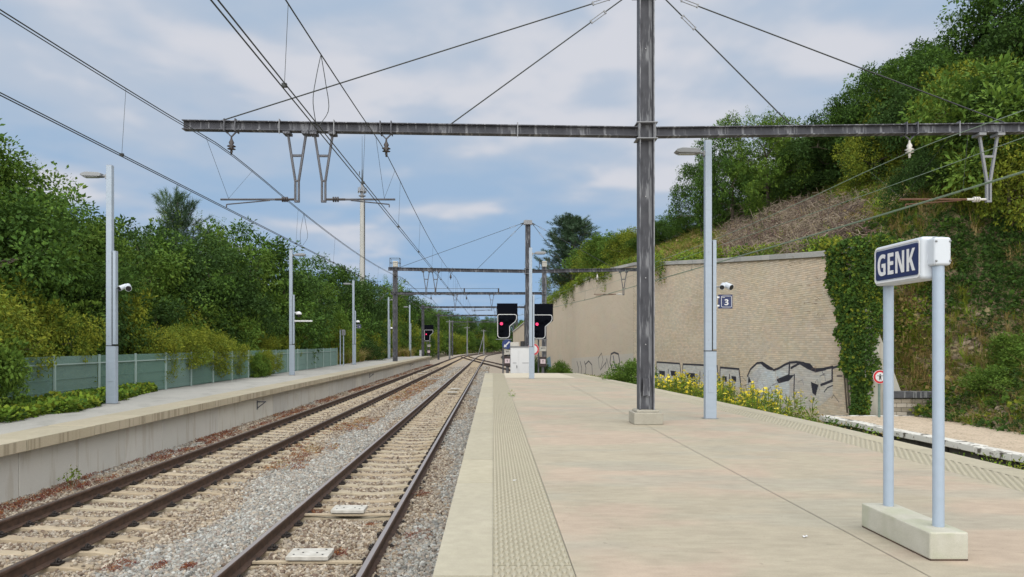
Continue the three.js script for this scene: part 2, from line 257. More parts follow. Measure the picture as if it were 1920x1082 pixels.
function clipGeo() {                                          // baseplate shoulder, spring clip and screw
  return merge([rbox(0.11, 0.03, 0.13, 0.01, 0, 0.01, 0, 1), new THREE.TorusGeometry(0.036, 0.015, 5, 9, Math.PI).rotateY(Math.PI / 2).translate(0.0, 0.022, 0), cyl(0.017, 0.015, 0.055, 0.01, 0.0, 0, 7), new THREE.SphereGeometry(0.03, 7, 4).scale(1, 0.7, 1).translate(0.02, 0.035, 0.0)]);
}
const CLIP = clipGeo();
function track(label, centre, d0, d1, topMat, seed, single = 62) {
  const t = thing('railway_track', label, 'railway track'), r = rng(seed);
  const ds = [...steps(d0, Math.min(d1, 128), 8), ...(d1 > 130 ? steps(132, d1, 4) : [])];
  for (const s of [-0.75, 0.75]) {
    const rl = part('rail', sweep(railProfile, (d) => [centre(d) + s, RAIL], ds), M.rail, t);
    part('running_surface', sweep([[-0.028, 0.001], [0.028, 0.001], [0.024, 0.003], [-0.024, 0.003]], (d) => [centre(d) + s, RAIL], ds), topMat, rl);
  }
  const rest = [], clips = [];
  for (let d = d0 + 0.3, k = 0; d < d1; d += 0.6, k++) {
    const x = centre(d), a = Math.atan((centre(d + 0.5) - x) / 0.5), y = RAIL - 0.178 + (r() - 0.5) * 0.006, z = -d + (r() - 0.5) * 0.03;
    if (d < single) { const m = part('sleeper', SLEEPER, M.sleeper[Math.floor(r() * 3)], t); m.position.set(x, y, z); m.rotation.set(0, -a + (r() - 0.5) * 0.012, 0); }
    else if (d < 150) rest.push({ m: place(x, y, z, 0, -a, 0, 1) });
    for (const s of [-0.75, 0.75]) for (const f of [-1, 1]) {
      const cx = x + s + f * 0.118, cz = z;
      if (d < 26) { const m = part('rail_fastening', CLIP, M.clip, t); m.position.set(cx, y + 0.008, cz); m.rotation.y = f > 0 ? 0 : Math.PI; }
      else if (d < 90) clips.push({ m: place(cx, y + 0.008, cz, 0, f > 0 ? 0 : Math.PI, 0, 1) });
    }
  }
  if (rest.length) instanced('distant_sleepers', SLEEPER, M.sleeper[1], rest, t);
  if (clips.length) instanced('distant_fastenings', CLIP, M.clip, clips, t);
  return t;
}
track('straight railway track beside the edge with the studded strip', rightTrack, -2, FAR, M.railTop, 21);
track('railway track running along the grey concrete panel wall', leftTrack, -2, FAR, M.railTopDull, 22);
track('branch track crossing over both lines beyond the red signals', smoothBranch, 44, 148, M.railTopDull, 23, 46);

// crushed stone lying loose on the bed
{
  const r = rng(77);
  const stones = [0, 1, 2, 3].map(k => { const g = new THREE.IcosahedronGeometry(1, 0), p = g.attributes.position, q = rng(400 + k); const seen = {}; for (let i = 0; i < p.count; i++) { const key = [p.getX(i), p.getY(i), p.getZ(i)].map(v => v.toFixed(3)).join(); const s = seen[key] ??= [0.7 + 0.5 * q(), 0.55 + 0.35 * q(), 0.7 + 0.5 * q()]; p.setXYZ(i, p.getX(i) * s[0] * 1.15, p.getY(i) * s[1] * 0.8, p.getZ(i) * s[2]); } g.computeVertexNormals(); return g; });
  const lists = [[], [], [], []], col = new THREE.Color();
  const brown = [[0.28, 0.225, 0.16], [0.20, 0.15, 0.105], [0.36, 0.305, 0.235], [0.26, 0.22, 0.175], [0.14, 0.10, 0.075], [0.42, 0.37, 0.30], [0.31, 0.275, 0.23]], grey = [[0.28, 0.28, 0.26], [0.19, 0.19, 0.18], [0.39, 0.395, 0.375], [0.31, 0.29, 0.255], [0.24, 0.21, 0.185], [0.34, 0.30, 0.25]];
  const fill = (d0, d1, per, size) => {
    const area = (d1 - d0) * 7.6, n = Math.round(area * per);
    for (let i = 0; i < n; i++) {
      const d = mix(d0, d1, r()), x = mix(-7.95, -0.35, r());
      if ((x - VX * 0) < -0.75 * d) continue;                 // beyond the left of the view
      const toSleeper = Math.abs(mod(d + 2 - 0.3 + 0.3, 0.6) - 0.3), inR = Math.abs(x - RT), inL = Math.abs(x - LT), buried = (inR < 0.45 && d < 9.6 ? 0.5 : 0);
      const on = Math.min(inR, inL) < 1.22 && toSleeper < 0.10 && ballastY(x, d) < -1.03;
      if (on && r() > 0.02 + buried + (Math.min(inR, inL) > 1.0 ? 0.10 : 0)) continue;
      if (Math.abs(Math.abs(x - RT) - 0.75) < 0.085 || Math.abs(Math.abs(x - LT) - 0.75) < 0.085) continue;
      const g = sstep(0.42, 0.6, fbm(x * 0.9 + 3, d * 0.35, 3, 12) * 0.7 + 0.3 * Math.max(Math.exp(-(((x + 3.7) / 0.55) ** 2)), Math.exp(-(((x + 0.75) / 0.5) ** 2))) + (Math.abs(x + 3.6) < 1 ? 0.06 : 0) - (inR < 0.7 || inL < 1 ? 0.16 : 0));
      const c = r() < g ? grey[Math.floor(r() * grey.length)] : brown[Math.floor(r() * brown.length)], k = 0.76 + 0.40 * r();
      const s = size * (0.55 + 0.8 * r() * r() + 0.2 * r());
      const y = (on ? RAIL - 0.178 : ballastY(x, d)) + s * (0.15 + 0.5 * r());
      lists[Math.floor(r() * 4)].push({ m: place(x, y, -d, r() * 6, r() * 6, r() * 6, s), c: col.setRGB(c[0] * k, c[1] * k, c[2] * k).clone() });
    }
  };
  fill(4.2, 9, 1250, 0.027); fill(9, 16, 1000, 0.028); fill(16, 28, 520, 0.034); fill(28, 48, 230, 0.040); fill(48, 80, 70, 0.055);
  lists.forEach((l, i) => tag(instanced(numbered('ballast_stones'), stones[i], M.stone, l, scene), 'loose brown and grey crushed stones between the rails', 'ballast', 'loose ballast stones'));
}

// ---------------------------------------------------------------- the platform in front, with its studded strip
const edgeX = table([[-4, 6.78], [9.5, 6.78], [14.7, 6.68], [21.2, 6.23], [28, 5.72], [39.2, 4.62]]), PEND = 39.2;
{
  const p = struct('platform', null, null, 'wide tan concrete platform with a studded strip along its edge', 'platform');
  const sheetBetween = (xa, xb, da, db, n = 16) => { const g = sheet(1, n, (u, v) => { const d = mix(da, db, v); return [mix(xa(d), xb(d), u), 0, -d]; }); return g; };
  // the body below the slabs, with its end wall
  part('platform_body', metric(merge([block(-0.36, 3.0, -1.3, -0.05, -4, PEND - 0.05), sheet(1, 20, (u, v) => { const d = mix(-4, PEND - 0.05, v); return [edgeX(d) - 0.04, mix(-1.3, -0.05, u), -d]; }), sheet(6, 1, (u, v) => [mix(3, edgeX(PEND) - 0.04, u), mix(-1.3, -0.05, v), -(PEND - 0.05)]), sheet(1, 20, (u, v) => { const d = mix(-4, PEND - 0.05, v); return [mix(2.9, edgeX(d) - 0.04, u), -0.05, -d]; })])), M.panel[1], p);
  part('paved_surface', sheetBetween(() => 0.581, () => 3.031, -4, PEND), M.platform, p);
  part('paved_surface', sheetBetween(() => 3.039, (d) => edgeX(d) - 1.0, -4, PEND, 40), M.platform, p);
  const shadedStudSlab = [0, 1, 2].map(i => std({ map: slabTex, color: lin(...[[0.90, 0.89, 0.87], [0.86, 0.86, 0.83], [0.93, 0.92, 0.90]][i]), roughness: 0.95, bumpMap: grain, bumpScale: 0.003 }));  // tinted darker than the studs: contact shade between them put into the colour
  const L = 1.675; let k = 0;
  for (let d = 6.69 - 7 * L; d < PEND - 0.3; d += L, k++) {
    const e = Math.min(d + L, PEND) - 0.012;
    part('edge_slab', metric(block(-0.418, -0.001, -0.12, 0.0, d, e).translate(0, (hash(k, 1, 1) - 0.5) * 0.004 + 0.002, 0)), M.slab[Math.floor(hash(k, 2, 1) * 3)], p);
    part('studded_slab', metric(block(0.001, 0.576, -0.1, -0.002, d + 0.25, Math.min(e + 0.25, PEND))), shadedStudSlab[Math.floor(hash(k, 3, 1) * 3)], p);
  }
  const kds = steps(-4, PEND, 1.69);
  for (let i = 0; i < kds.length - 1; i++) {
    const a = kds[i], b = kds[i + 1] - 0.012, q = (x0, x1, y) => { const g = sheet(1, 1, (u, v) => { const d = mix(a, b, v); return [edgeX(d) + mix(x0, x1, u), y, -d]; }); return g; };
    part('edge_slab', metric(merge([q(-0.43, 0, 0.002), sheet(1, 1, (u, v) => { const d = mix(a, b, v); return [edgeX(d), mix(0.002, -0.13, u), -d]; })])), M.slab[Math.floor(hash(i, 5, 1) * 3)], p);
    part('studded_slab', q(-0.995, -0.438, -0.002), shadedStudSlab[Math.floor(hash(i, 6, 1) * 3)], p);
  }
  part('pale_slab', sheet(1, 1, (u, v) => { const d = mix(33.8, PEND - 0.02, v); return [mix(0.6, 3.9 - v * 0.3, u), 0.004, -d]; }), M.pale, p);
  // raised studs
  const stud = new THREE.CylinderGeometry(0.0135, 0.0165, 0.014, 8).scale(1, 1, 3.1), l = [];
  for (let d = 4.2; d < 38.8; d += 0.15) for (let i = 0; i < 14; i++) l.push({ m: place(0.028 + i * 0.0398, 0.003, -(d + (i % 2) * 0.075), 0, 0, 0, 1) });
  for (let d = 7.5; d < 26; d += 0.15) for (let i = 0; i < 14; i++) l.push({ m: place(edgeX(d) - 0.975 + i * 0.0395, 0.0, -(d + (i % 2) * 0.075), 0, 0, 0, 1, 0.8, 1) });
  instanced('raised_studs', stud, M.slab[0], l, p);
}

// ---------------------------------------------------------------- the opposite platform
const LPY = 0.05, LEX = -7.63;
{
  const p = struct('opposite_platform', null, null, 'long grey platform faced with concrete panels across the tracks', 'platform');
  part('paved_surface', sheet(8, 60, (u, v) => { const d = mix(-4, 90, v), x = mix(-12.4, LEX - 0.905, u); return [x, LPY - 0.004 + 0.012 * (fbm(x, d, 2, 3) - 0.5), -d]; }), M.leftPave, p);
  part('platform_fill', metric(merge([block(-12.4, LEX - 0.34, -1.35, LPY - 0.19, -4, 89.9)])), M.panel[1], p);
  let k = 0;
  for (let d = -2.2; d < 89.5; d += 2.0, k++) {
    const e = Math.min(d + 2.0, 90) - 0.014, dy = (hash(k, 8, 1) - 0.5) * 0.008, g = metric(rbox(0.9, 0.2, e - d, 0.014, 0, 0, 0, 1)), c = part('coping_slab', g, M.edgeTop[k % 2], p);
    c.position.set(LEX - 0.45, LPY - 0.1 + dy, -(d + e) / 2);
    part('stained_face', sheet(1, 1, (u, v) => [0.452, mix(-0.086, 0.086, u), mix((e - d) / 2 - 0.014, -(e - d) / 2 + 0.014, v)], (q) => [q[2] + k * 2, q[1]]), M.edgeFace, c);
  }
  k = 0;
  for (let d = 13.72 - 1.735 * 8; d < 89; d += 1.735, k++) { const e = Math.min(d + 1.735, 90) - 0.016; const g = metric(rbox(0.07, 1.18, e - d, 0.01, 0, 0, 0, 1), 1, k * 1.3, k); part('concrete_panel', g, M.panel[Math.floor(hash(k, 9, 1) * 3)], p).position.set(LEX - 0.29 + (hash(k, 4, 4) - 0.5) * 0.006, -0.745, -(d + e) / 2); }
  part('end_wall', metric(block(-12.4, LEX - 0.33, -1.35, LPY - 0.2, 89.9, 90)), M.panel[0], p);
}
// brackets bolted to the panel wall
for (const [px, py] of [[485, 771], [694, 712], [770, 690]]) {
  const d = -(LEX - 0.2) * F / (VX - px), t = thing('wall_bracket', 'small black steel bracket bolted to the opposite panel wall', 'bracket', D(LEX - 0.255, -0.35, d), 'brackets on the panel wall');
  part('arm', box(0.30, 0.04, 0.05, 0.15, 0.02, 0), M.steel, t); part('brace', bar(new THREE.Vector3(0.0, -0.2, 0), new THREE.Vector3(0.26, 0.0, 0), 0.03, 0.03), M.steel, t); part('back_plate', box(0.014, 0.3, 0.09, 0.007, -0.09, 0), M.steel, t);
}
{ const t = thing('inspection_plate', 'small ribbed vent plate on the concrete panel wall', 'vent', D(LEX - 0.252, -0.52, 29)); part('plate', box(0.014, 0.26, 0.36, 0.007, 0, 0), M.panel[2], t); for (let i = 0; i < 4; i++) part('slat', box(0.02, 0.018, 0.3, 0.016, -0.085 + i * 0.056, 0), M.panel[1], t); }

// white beacons lying between the rails of the track
for (const [x, d, s] of [[-2.18, 8.6, 1], [-2.18, 10.95, 1], [-2.1, 37.2, 1], [-2.1, 40, 1], [-6.0, 60, 1], [-6.0, 64, 1]]) {
  const t = thing('track_beacon', d < 12 ? 'white beacon box with bolt holes between the rails of the straight track' : d < 50 ? 'white beacon box between the rails, beyond the first pair on the straight track' : 'white beacon box between the rails along the panel wall', 'track beacon', D(x, RAIL - 0.165, d), d < 12 ? 'near beacons' : d < 50 ? 'further beacons' : 'beacons on the other track');
  part('beacon_box', metric(rbox(0.5, 0.055, 0.34, 0.012, 0, 0.075, 0)), M.whiteDirty, t);
  part('beacon_base', box(0.42, 0.05, 0.28, 0, 0.022, 0), M.black, t);
  part('mounting_beam', rbox(1.3, 0.035, 0.07, 0.01, 0, 0.018, 0.12, 1), M.sleeper[0], t);
  for (const [a, b] of [[-0.17, -0.1], [0.17, -0.1], [-0.17, 0.1], [0.17, 0.1], [0.09, 0.03], [-0.08, 0.02]]) part('bolt', cyl(0.012, 0.012, 0.006, a, 0.101, b, 8), M.black, t);
}
// ---------------------------------------------------------------- the long brick retaining wall
const wallX = (d) => 11.2 - 0.092 * (d - 22), WEND = 110;
const wallTop = table([[22, 4.42], [24, 4.5], [33, 5.3], [40, 5.98], [45.5, 6.55], [52, 6.85], [59.5, 6.85], [70, 6.5], [80, 5.75], [95, 4.5], [110, 3.3]]);
{
  const S0 = 22.0, BOT = -1.25;
  // paint on the bricks, in metres along the wall (s = d - 22) and up from y = -1.25
  const PX = 82, LENW = 24, HW = 6.6, cw = Math.round(LENW * PX), ch = Math.round(HW * PX);
  const cv = document.createElement('canvas'); cv.width = cw; cv.height = ch; const c = cv.getContext('2d');
  const X = (s) => s * PX, Y = (y) => ch - (y - BOT) * PX, r = rng(5);
  const css = (a) => `rgb(${toS(a[0])},${toS(a[1])},${toS(a[2])})`;
  c.fillStyle = css([0.555, 0.465, 0.355]); c.fillRect(0, 0, cw, ch);
  // weathering: soft-edged blotches of paler, pinker and greyer brick
  for (let i = 0; i < 620; i++) { const k = r(), a = k < 0.35 ? [0.60, 0.53, 0.42] : k < 0.65 ? [0.52, 0.41, 0.315] : k < 0.85 ? [0.48, 0.45, 0.37] : [0.36, 0.29, 0.21]; c.globalAlpha = 0.05 + 0.07 * r(); c.fillStyle = css(a); c.beginPath(); c.ellipse(r() * cw, r() * ch, 20 + 130 * r(), 8 + 60 * r(), r() * 0.6 - 0.3, 0, 7); c.fill(); }
  for (let i = 0; i < 110; i++) { const x = r() * cw, y0 = r() * ch * 0.8, l = 30 + 190 * r(); c.globalAlpha = 0.05 + 0.06 * r(); c.fillStyle = css(r() < 0.5 ? [0.28, 0.2, 0.14] : [0.56, 0.5, 0.4]); c.fillRect(x, y0, 2 + 7 * r(), l); }
  c.globalAlpha = 1;
  // px of the photograph to the wall
  const onWall = (px, py) => { const d = (11.2 + 0.092 * 22) / ((px - VX) / F + 0.092); return [X(d - S0), Y(EYE - (py - VY) * d / F)]; };
  const path = (pts, close) => { c.beginPath(); pts.forEach((p, i) => { const q = onWall(...p); i ? c.lineTo(...q) : c.moveTo(...q); }); if (close) c.closePath(); };
  const silver = 'rgb(186,188,190)', ink = 'rgb(44,44,54)';
  const fillP = (pts, col, al = 1) => { c.globalAlpha = al; c.fillStyle = col; path(pts, true); c.fill(); c.globalAlpha = 1; };
  const line = (pts, w, col = ink, al = 0.95) => { c.globalAlpha = al; c.lineWidth = w; c.lineJoin = c.lineCap = 'round'; c.strokeStyle = col; path(pts); c.stroke(); c.globalAlpha = 1; };
  // big rounded letters
  const big = [[1402, 705], [1408, 692], [1420, 681], [1430, 680], [1442, 688], [1452, 694], [1462, 690], [1472, 684], [1482, 680], [1494, 679], [1508, 681], [1516, 688], [1528, 693], [1545, 692], [1562, 688], [1562, 740], [1540, 760], [1480, 775], [1402, 770]];
  fillP(big, silver, 0.55);
  fillP([[1400, 710], [1430, 682], [1460, 694], [1482, 682], [1480, 740], [1440, 760], [1402, 755]], silver, 0.6);
  fillP([[1430, 697], [1470, 695], [1482, 702], [1480, 745], [1440, 752], [1420, 720]], 'rgb(198,206,210)', 0.5);
  line(big.slice(0, 15), 7);
  fillP([[1425, 680], [1438, 684], [1452, 692], [1464, 690], [1452, 695], [1440, 693], [1432, 687]], ink);
  line([[1481, 680], [1480, 704], [1458, 713]], 8); fillP([[1458, 711], [1478, 704], [1490, 703], [1480, 714], [1460, 719]], ink);
  line([[1490, 703], [1489, 745]], 6); line([[1561, 688], [1561, 714], [1540, 722]], 7); fillP([[1521, 716], [1535, 722], [1530, 742], [1524, 737]], ink);
  line([[1484, 690], [1500, 681], [1515, 690], [1530, 696], [1548, 692]], 7); fillP([[1505, 679], [1520, 682], [1528, 692], [1520, 694]], ink);
  fillP([[1404, 704], [1409, 716], [1403, 718]], ink); line([[1562, 690], [1575, 686], [1582, 687]], 6); line([[1546, 735], [1552, 727], [1562, 723]], 3); line([[1570, 705], [1580, 705]], 3);
  // blocky letters further along
  for (const [a, b, tp] of [[1232, 1275, 679], [1281, 1345, 683], [1351, 1386, 689]]) {
    const q = [[a, tp], [b, tp + 3], [b + 4, tp + 36], [a - 2, tp + 40]]; fillP(q, silver, 0.72); line([q[3], q[0], q[1], q[2]], 7); 
    line([[(a + b) / 2, tp + 14], [(a + b) / 2 - 1, tp + 40]], 7);
    for (const f of [0.22, 0.72]) { const x = mix(a, b, f), w = (b - a) * 0.13; fillP([[x - w, tp + 16], [x + w, tp + 17], [x + w, tp + 27], [x - w * 0.7, tp + 26]], ink); }
  }
  // sparse tags and scrawls
  for (let i = 0; i < 34; i++) { const px = 1225 + r() * 340, py = 690 + r() * 60; line([[px, py], [px + 3 + 8 * r(), py - 8 * r()], [px + 6 + 8 * r(), py + 4 + 9 * r()]], 1.5 + 2 * r(), r() < 0.7 ? ink : 'rgb(140,110,90)', 0.4); }
  const map = new THREE.CanvasTexture(cv); map.colorSpace = THREE.SRGBColorSpace; map.wrapS = map.wrapT = THREE.ClampToEdgeWrapping; map.generateMipmaps = true; map.magFilter = THREE.LinearFilter;
  const fine = tex(256, 0.5, (u, v) => 0.3 + 0.5 * fbm(u * 30, v * 30, 3, 8, 30) + 0.2 * hash(Math.floor(u * 256), Math.floor(v * 256), 4), false);
  const brickMat = std({ map, vertexColors: true, roughness: 0.93, side: THREE.DoubleSide }), mortarMat = std({ map, color: lin(0.72, 0.70, 0.67), roughness: 0.97, side: THREE.DoubleSide });
  const w = thing('brick_retaining_wall', 'tall long pale brick retaining wall with painted graffiti along its foot', 'wall');
  // local frame of the wall: along (d), up, and out towards the tracks
  const dir = new THREE.Vector3(-0.092, 0, -1).normalize(), out = new THREE.Vector3(-1, 0, 0.092).normalize();
  const P = (d, y, o) => { const k = D(wallX(d), y, d); return k.addScaledVector(out, o); };
  const uvOf = (d, y) => [(d - S0) / LENW, (y - BOT) / HW];
  // mortar behind
  const mort = sheet(60, 1, (u, v) => { const d = mix(S0, S0 + LENW, u), p = P(d, mix(BOT, wallTop(d), v), 0); return [p.x, p.y, p.z]; }, (p, u, v) => { const d = mix(S0, S0 + LENW, u); return uvOf(d, mix(BOT, wallTop(d), v)); });
  part('mortar', mort, mortarMat, w);
  // every brick of the nearer part is a piece with its own edges
  const pos = [], uv = [], col = [], rr = rng(31), CH = 0.078, BL = 0.224;
  const quad = (a, b, e, f, ua, ub, ue, uf, k) => { for (const p of [a, b, e, a, e, f]) pos.push(p.x, p.y, p.z); for (const q of [ua, ub, ue, ua, ue, uf]) uv.push(...q); for (let i = 0; i < 6; i++) col.push(...k); };
  for (let row = 0; row < 110; row++) {
    const y0 = BOT + row * CH + 0.005, y1 = y0 + CH - 0.010;
    for (let d = S0 + (row % 2) * BL / 2 - BL / 2; d < S0 + LENW; d += BL) {
      const a = Math.max(d + 0.005, S0), b = Math.min(d + BL - 0.005, S0 + LENW); if (b - a < 0.03 || y1 > wallTop((a + b) / 2) - 0.02) continue;
      const o = 0.009 + rr() * 0.006, e = 0.004, k = 0.92 + 0.24 * rr(), h = (rr() - 0.5) * 0.07, cc = [k * (1 + h), k, k * (1 - h * 1.2)];
      const f = [[a + e, y0 + e], [b - e, y0 + e], [b - e, y1 - e], [a + e, y1 - e]], g = [[a, y0], [b, y0], [b, y1], [a, y1]];
      const fp = f.map(q => P(q[0], q[1], o)), gp = g.map(q => P(q[0], q[1], 0)), fu = f.map(q => uvOf(...q)), gu = g.map(q => uvOf(...q));
      quad(fp[0], fp[1], fp[2], fp[3], ...fu, cc);
      for (let i = 0; i < 4; i++) { const j = (i + 1) % 4; quad(gp[i], gp[j], fp[j], fp[i], gu[i], gu[j], fu[j], fu[i], cc); }
    }
  }
  const bg = new THREE.BufferGeometry(); bg.setAttribute('position', new THREE.Float32BufferAttribute(pos, 3)); bg.setAttribute('uv', new THREE.Float32BufferAttribute(uv, 2)); bg.setAttribute('color', new THREE.Float32BufferAttribute(col, 3)); bg.computeVertexNormals();
  part('bricks', bg, brickMat, w, 'stuff');
  // further on the bricks are too small to tell apart
  const far = document.createElement('canvas'); far.width = 2048; far.height = 512; const q = far.getContext('2d'), fs = 44, FX = (s) => s / fs * 2048, FY = (y) => 512 - (y - BOT) / 8.2 * 512;
  q.fillStyle = css([0.555, 0.465, 0.355]); q.fillRect(0, 0, 2048, 512);
  for (let i = 0; i < 900; i++) { const k = r(), a = k < 0.35 ? [0.60, 0.53, 0.42] : k < 0.65 ? [0.52, 0.41, 0.315] : [0.48, 0.45, 0.37]; q.globalAlpha = 0.05 + 0.07 * r(); q.fillStyle = css(a); q.beginPath(); q.ellipse(r() * 2048, r() * 512, 10 + 60 * r(), 5 + 30 * r(), 0, 0, 7); q.fill(); }
  for (let i = 0; i < 9000; i++) { q.globalAlpha = 0.10; q.fillStyle = css(r() < 0.5 ? [0.3, 0.23, 0.16] : [0.58, 0.5, 0.38]); q.fillRect(r() * 2048, Math.floor(r() * 102) * 5, 5 + r() * 14, 3); }
  for (let i = 0; i < 30; i++) { q.globalAlpha = 0.12; q.fillStyle = css([0.30, 0.18, 0.12]); q.fillRect(1000 + r() * 700, 130 + r() * 150, 2 + 5 * r(), 60 + 160 * r()); }
  // scrawled tags low down
  const off = (px, py) => { const d = (11.2 + 0.092 * 22) / ((px - VX) / F + 0.092); return [FX(d - S0 - LENW), FY(EYE - (py - VY) * d / F)]; };
  q.lineCap = q.lineJoin = 'round';
  const scr = (pts, wd, cl, al) => { q.globalAlpha = al; q.strokeStyle = cl; q.lineWidth = wd; q.beginPath(); pts.forEach((p, i) => i ? q.lineTo(...off(...p)) : q.moveTo(...off(...p))); q.stroke(); };
  q.globalAlpha = 0.4; q.fillStyle = silver; q.beginPath(); [[1072, 672], [1195, 662], [1200, 708], [1072, 700]].forEach((p, i) => i ? q.lineTo(...off(...p)) : q.moveTo(...off(...p))); q.fill();
  for (const x of [1082, 1088, 1096]) scr([[x, 678], [x + 3, 690], [x + 2, 700]], 7, ink, 0.75);
  scr([[1098, 683], [1104, 677], [1110, 684], [1111, 703]], 7, ink, 0.75); scr([[1124, 690], [1122, 672], [1128, 662], [1131, 675], [1126, 694], [1136, 680]], 5, ink, 0.6);
  scr([[1146, 664], [1152, 661], [1160, 664], [1162, 678], [1158, 694], [1148, 694], [1144, 680], [1146, 664]], 8, ink, 0.85); scr([[1150, 668], [1154, 690]], 8, 'rgb(60,66,96)', 0.8); scr([[1135, 690], [1138, 672], [1142, 690]], 5, ink, 0.6); scr([[1176, 680], [1182, 690]], 5, ink, 0.6);
  q.globalAlpha = 0.7; q.fillStyle = 'rgb(70,120,150)'; q.beginPath(); [[1025, 672], [1032, 668], [1034, 690], [1027, 697]].forEach((p, i) => i ? q.lineTo(...off(...p)) : q.moveTo(...off(...p))); q.fill();
  q.globalAlpha = 1;
  const fmap = new THREE.CanvasTexture(far); fmap.colorSpace = THREE.SRGBColorSpace; fmap.wrapS = THREE.MirroredRepeatWrapping; fmap.wrapT = THREE.ClampToEdgeWrapping; fmap.magFilter = THREE.LinearFilter;
  const courses = tex(64, 1, (u, v) => { const row = Math.floor(v * 8), x = mod(u * 4 + (row % 2) * 0.5, 1), y = mod(v * 8, 1); return x < 0.05 || y < 0.14 ? 0 : 0.75 + 0.25 * hash(Math.floor(u * 4 + (row % 2) * 0.5), row, 3); }, false); courses.repeat.set(fs / 0.9, 8.2 / 0.62);
  part('distant_brickwork', sheet(70, 1, (u, v) => { const d = mix(S0 + LENW, WEND, u), p = P(d, mix(BOT, wallTop(d), v), 0.011); return [p.x, p.y, p.z]; }, (p, u, v) => { const d = mix(S0 + LENW, WEND, u); return [(d - S0 - LENW) / fs, (mix(BOT, wallTop(d), v) - BOT) / 8.2]; }), std({ map: fmap, bumpMap: courses, bumpScale: 0.012, roughness: 0.94, side: THREE.DoubleSide }), w);
  // the back and the free end, so that the wall has thickness
  part('wall_core', metric(merge([sheet(40, 1, (u, v) => { const d = mix(S0, WEND, u), p = P(d, mix(wallTop(d), BOT, v), -0.5); return [p.x, p.y, p.z]; }), sheet(1, 1, (u, v) => { const p = P(S0, mix(BOT, wallTop(S0), v), mix(-0.5, 0.005, u)); return [p.x, p.y, p.z]; }), sheet(40, 1, (u, v) => { const d = mix(S0, WEND, u), p = P(d, wallTop(d) - 0.004, mix(-0.5, 0.0, v)); return [p.x, p.y, p.z]; })])), std({ map: slabTex, color: lin(0.62, 0.58, 0.52), roughness: 0.95, side: THREE.DoubleSide }), w);
  // coping slabs
  const cm = [0, 1, 2].map(i => std({ map: panelTex, color: lin(...[[0.62, 0.63, 0.64], [0.54, 0.55, 0.56], [0.70, 0.70, 0.69]][i]), roughness: 0.93 }));
  for (let d = S0, k = 0; d < WEND - 0.3; d += 0.62, k++) {
    const e = d + 0.61, a = P(d, wallTop(d) + 0.10, -0.22), b = P(e, wallTop(e) + 0.10, -0.22), g = metric(rbox(0.66, 0.19, a.distanceTo(b), 0.012, 0, 0, 0, 1)), m = part('coping_slab', g, cm[Math.floor(hash(k, 3, 7) * 3)], w);
    m.position.copy(a).add(b).multiplyScalar(0.5); m.lookAt(b);
  }
}

// ---------------------------------------------------------------- the old low platform by the slope
const OPY = -0.53;
{
  const p = struct('old_low_platform', null, null, 'crumbling low gravel platform with a white stone kerb below the slope', 'platform');
  const ox = table([[4, 10.25], [13.7, 10.1], [16, 10.0], [18.2, 9.88], [21.2, 9.72]]), E = 21.25;
  const gravel = tex(512, 2.5, (u, v) => { const a = fbm(u * 8, v * 8, 5, 171, 8), b = fbm(u * 70, v * 70, 3, 173, 70); let c = mix3([0.42, 0.34, 0.25], [0.58, 0.48, 0.37], a); c = mix3(c, [0.13, 0.11, 0.08], sstep(0.62, 0.72, b) * 0.6); return c; });
  part('gravel_surface', sheet(12, 40, (u, v) => { const d = mix(4, E, v), x = mix(ox(d) + 0.28, 13.6, u); return [x, OPY + 0.02 * (fbm(x * 2, d * 2, 3, 4) - 0.5), -d]; }), std({ map: gravel, roughness: 0.96, bumpMap: grain, bumpScale: 0.01 }), p);
  const kerbTex = tex(512, 2, (u, v) => { const a = fbm(u * 16, v * 16, 5, 181, 16); return mix3([0.60, 0.59, 0.55], [0.10, 0.09, 0.075], sstep(0.5, 0.68, a)); });
  const km = std({ map: kerbTex, roughness: 0.9 }), dark = std({ map: tex(256, 1.5, (u, v) => mix3([0.02, 0.02, 0.018], [0.085, 0.08, 0.07], fbm(u * 8, v * 8, 5, 183, 8))), roughness: 0.95 });  // near-black facing colour: the shadow below the kerb painted into the blocks
  for (let d = 4, k = 0; d < E - 0.2; d += 1.0, k++) {
    const e = Math.min(d + 0.985, E), xm = (ox(d) + ox(e)) / 2, m = part('kerb_stone', metric(rbox(0.32, 0.15, e - d, 0.02, 0, 0, 0, 1), 1, k * 0.7), km, p); m.position.set(xm + 0.14, OPY - 0.06 + (hash(k, 3, 9) - 0.5) * 0.02, -(d + e) / 2); m.rotation.y = Math.atan((ox(d) - ox(e)) / (e - d)) * -1 * -1;
    part('facing_block', metric(rbox(0.2, 0.58, e - d - 0.01, 0.012, 0, 0, 0, 1), 1, k), dark, p).position.set(xm + 0.2, OPY - 0.42, -(d + e) / 2);
  }
  part('end_kerb', metric(rbox(3.6, 0.15, 0.22, 0.02, 9.72 + 1.8, OPY - 0.062, -E - 0.1, 1)), km, p);
  part('end_wall', metric(block(9.8, 13.5, -1.4, OPY - 0.13, E + 0.02, E + 0.16)), M.panel[0], p);
}
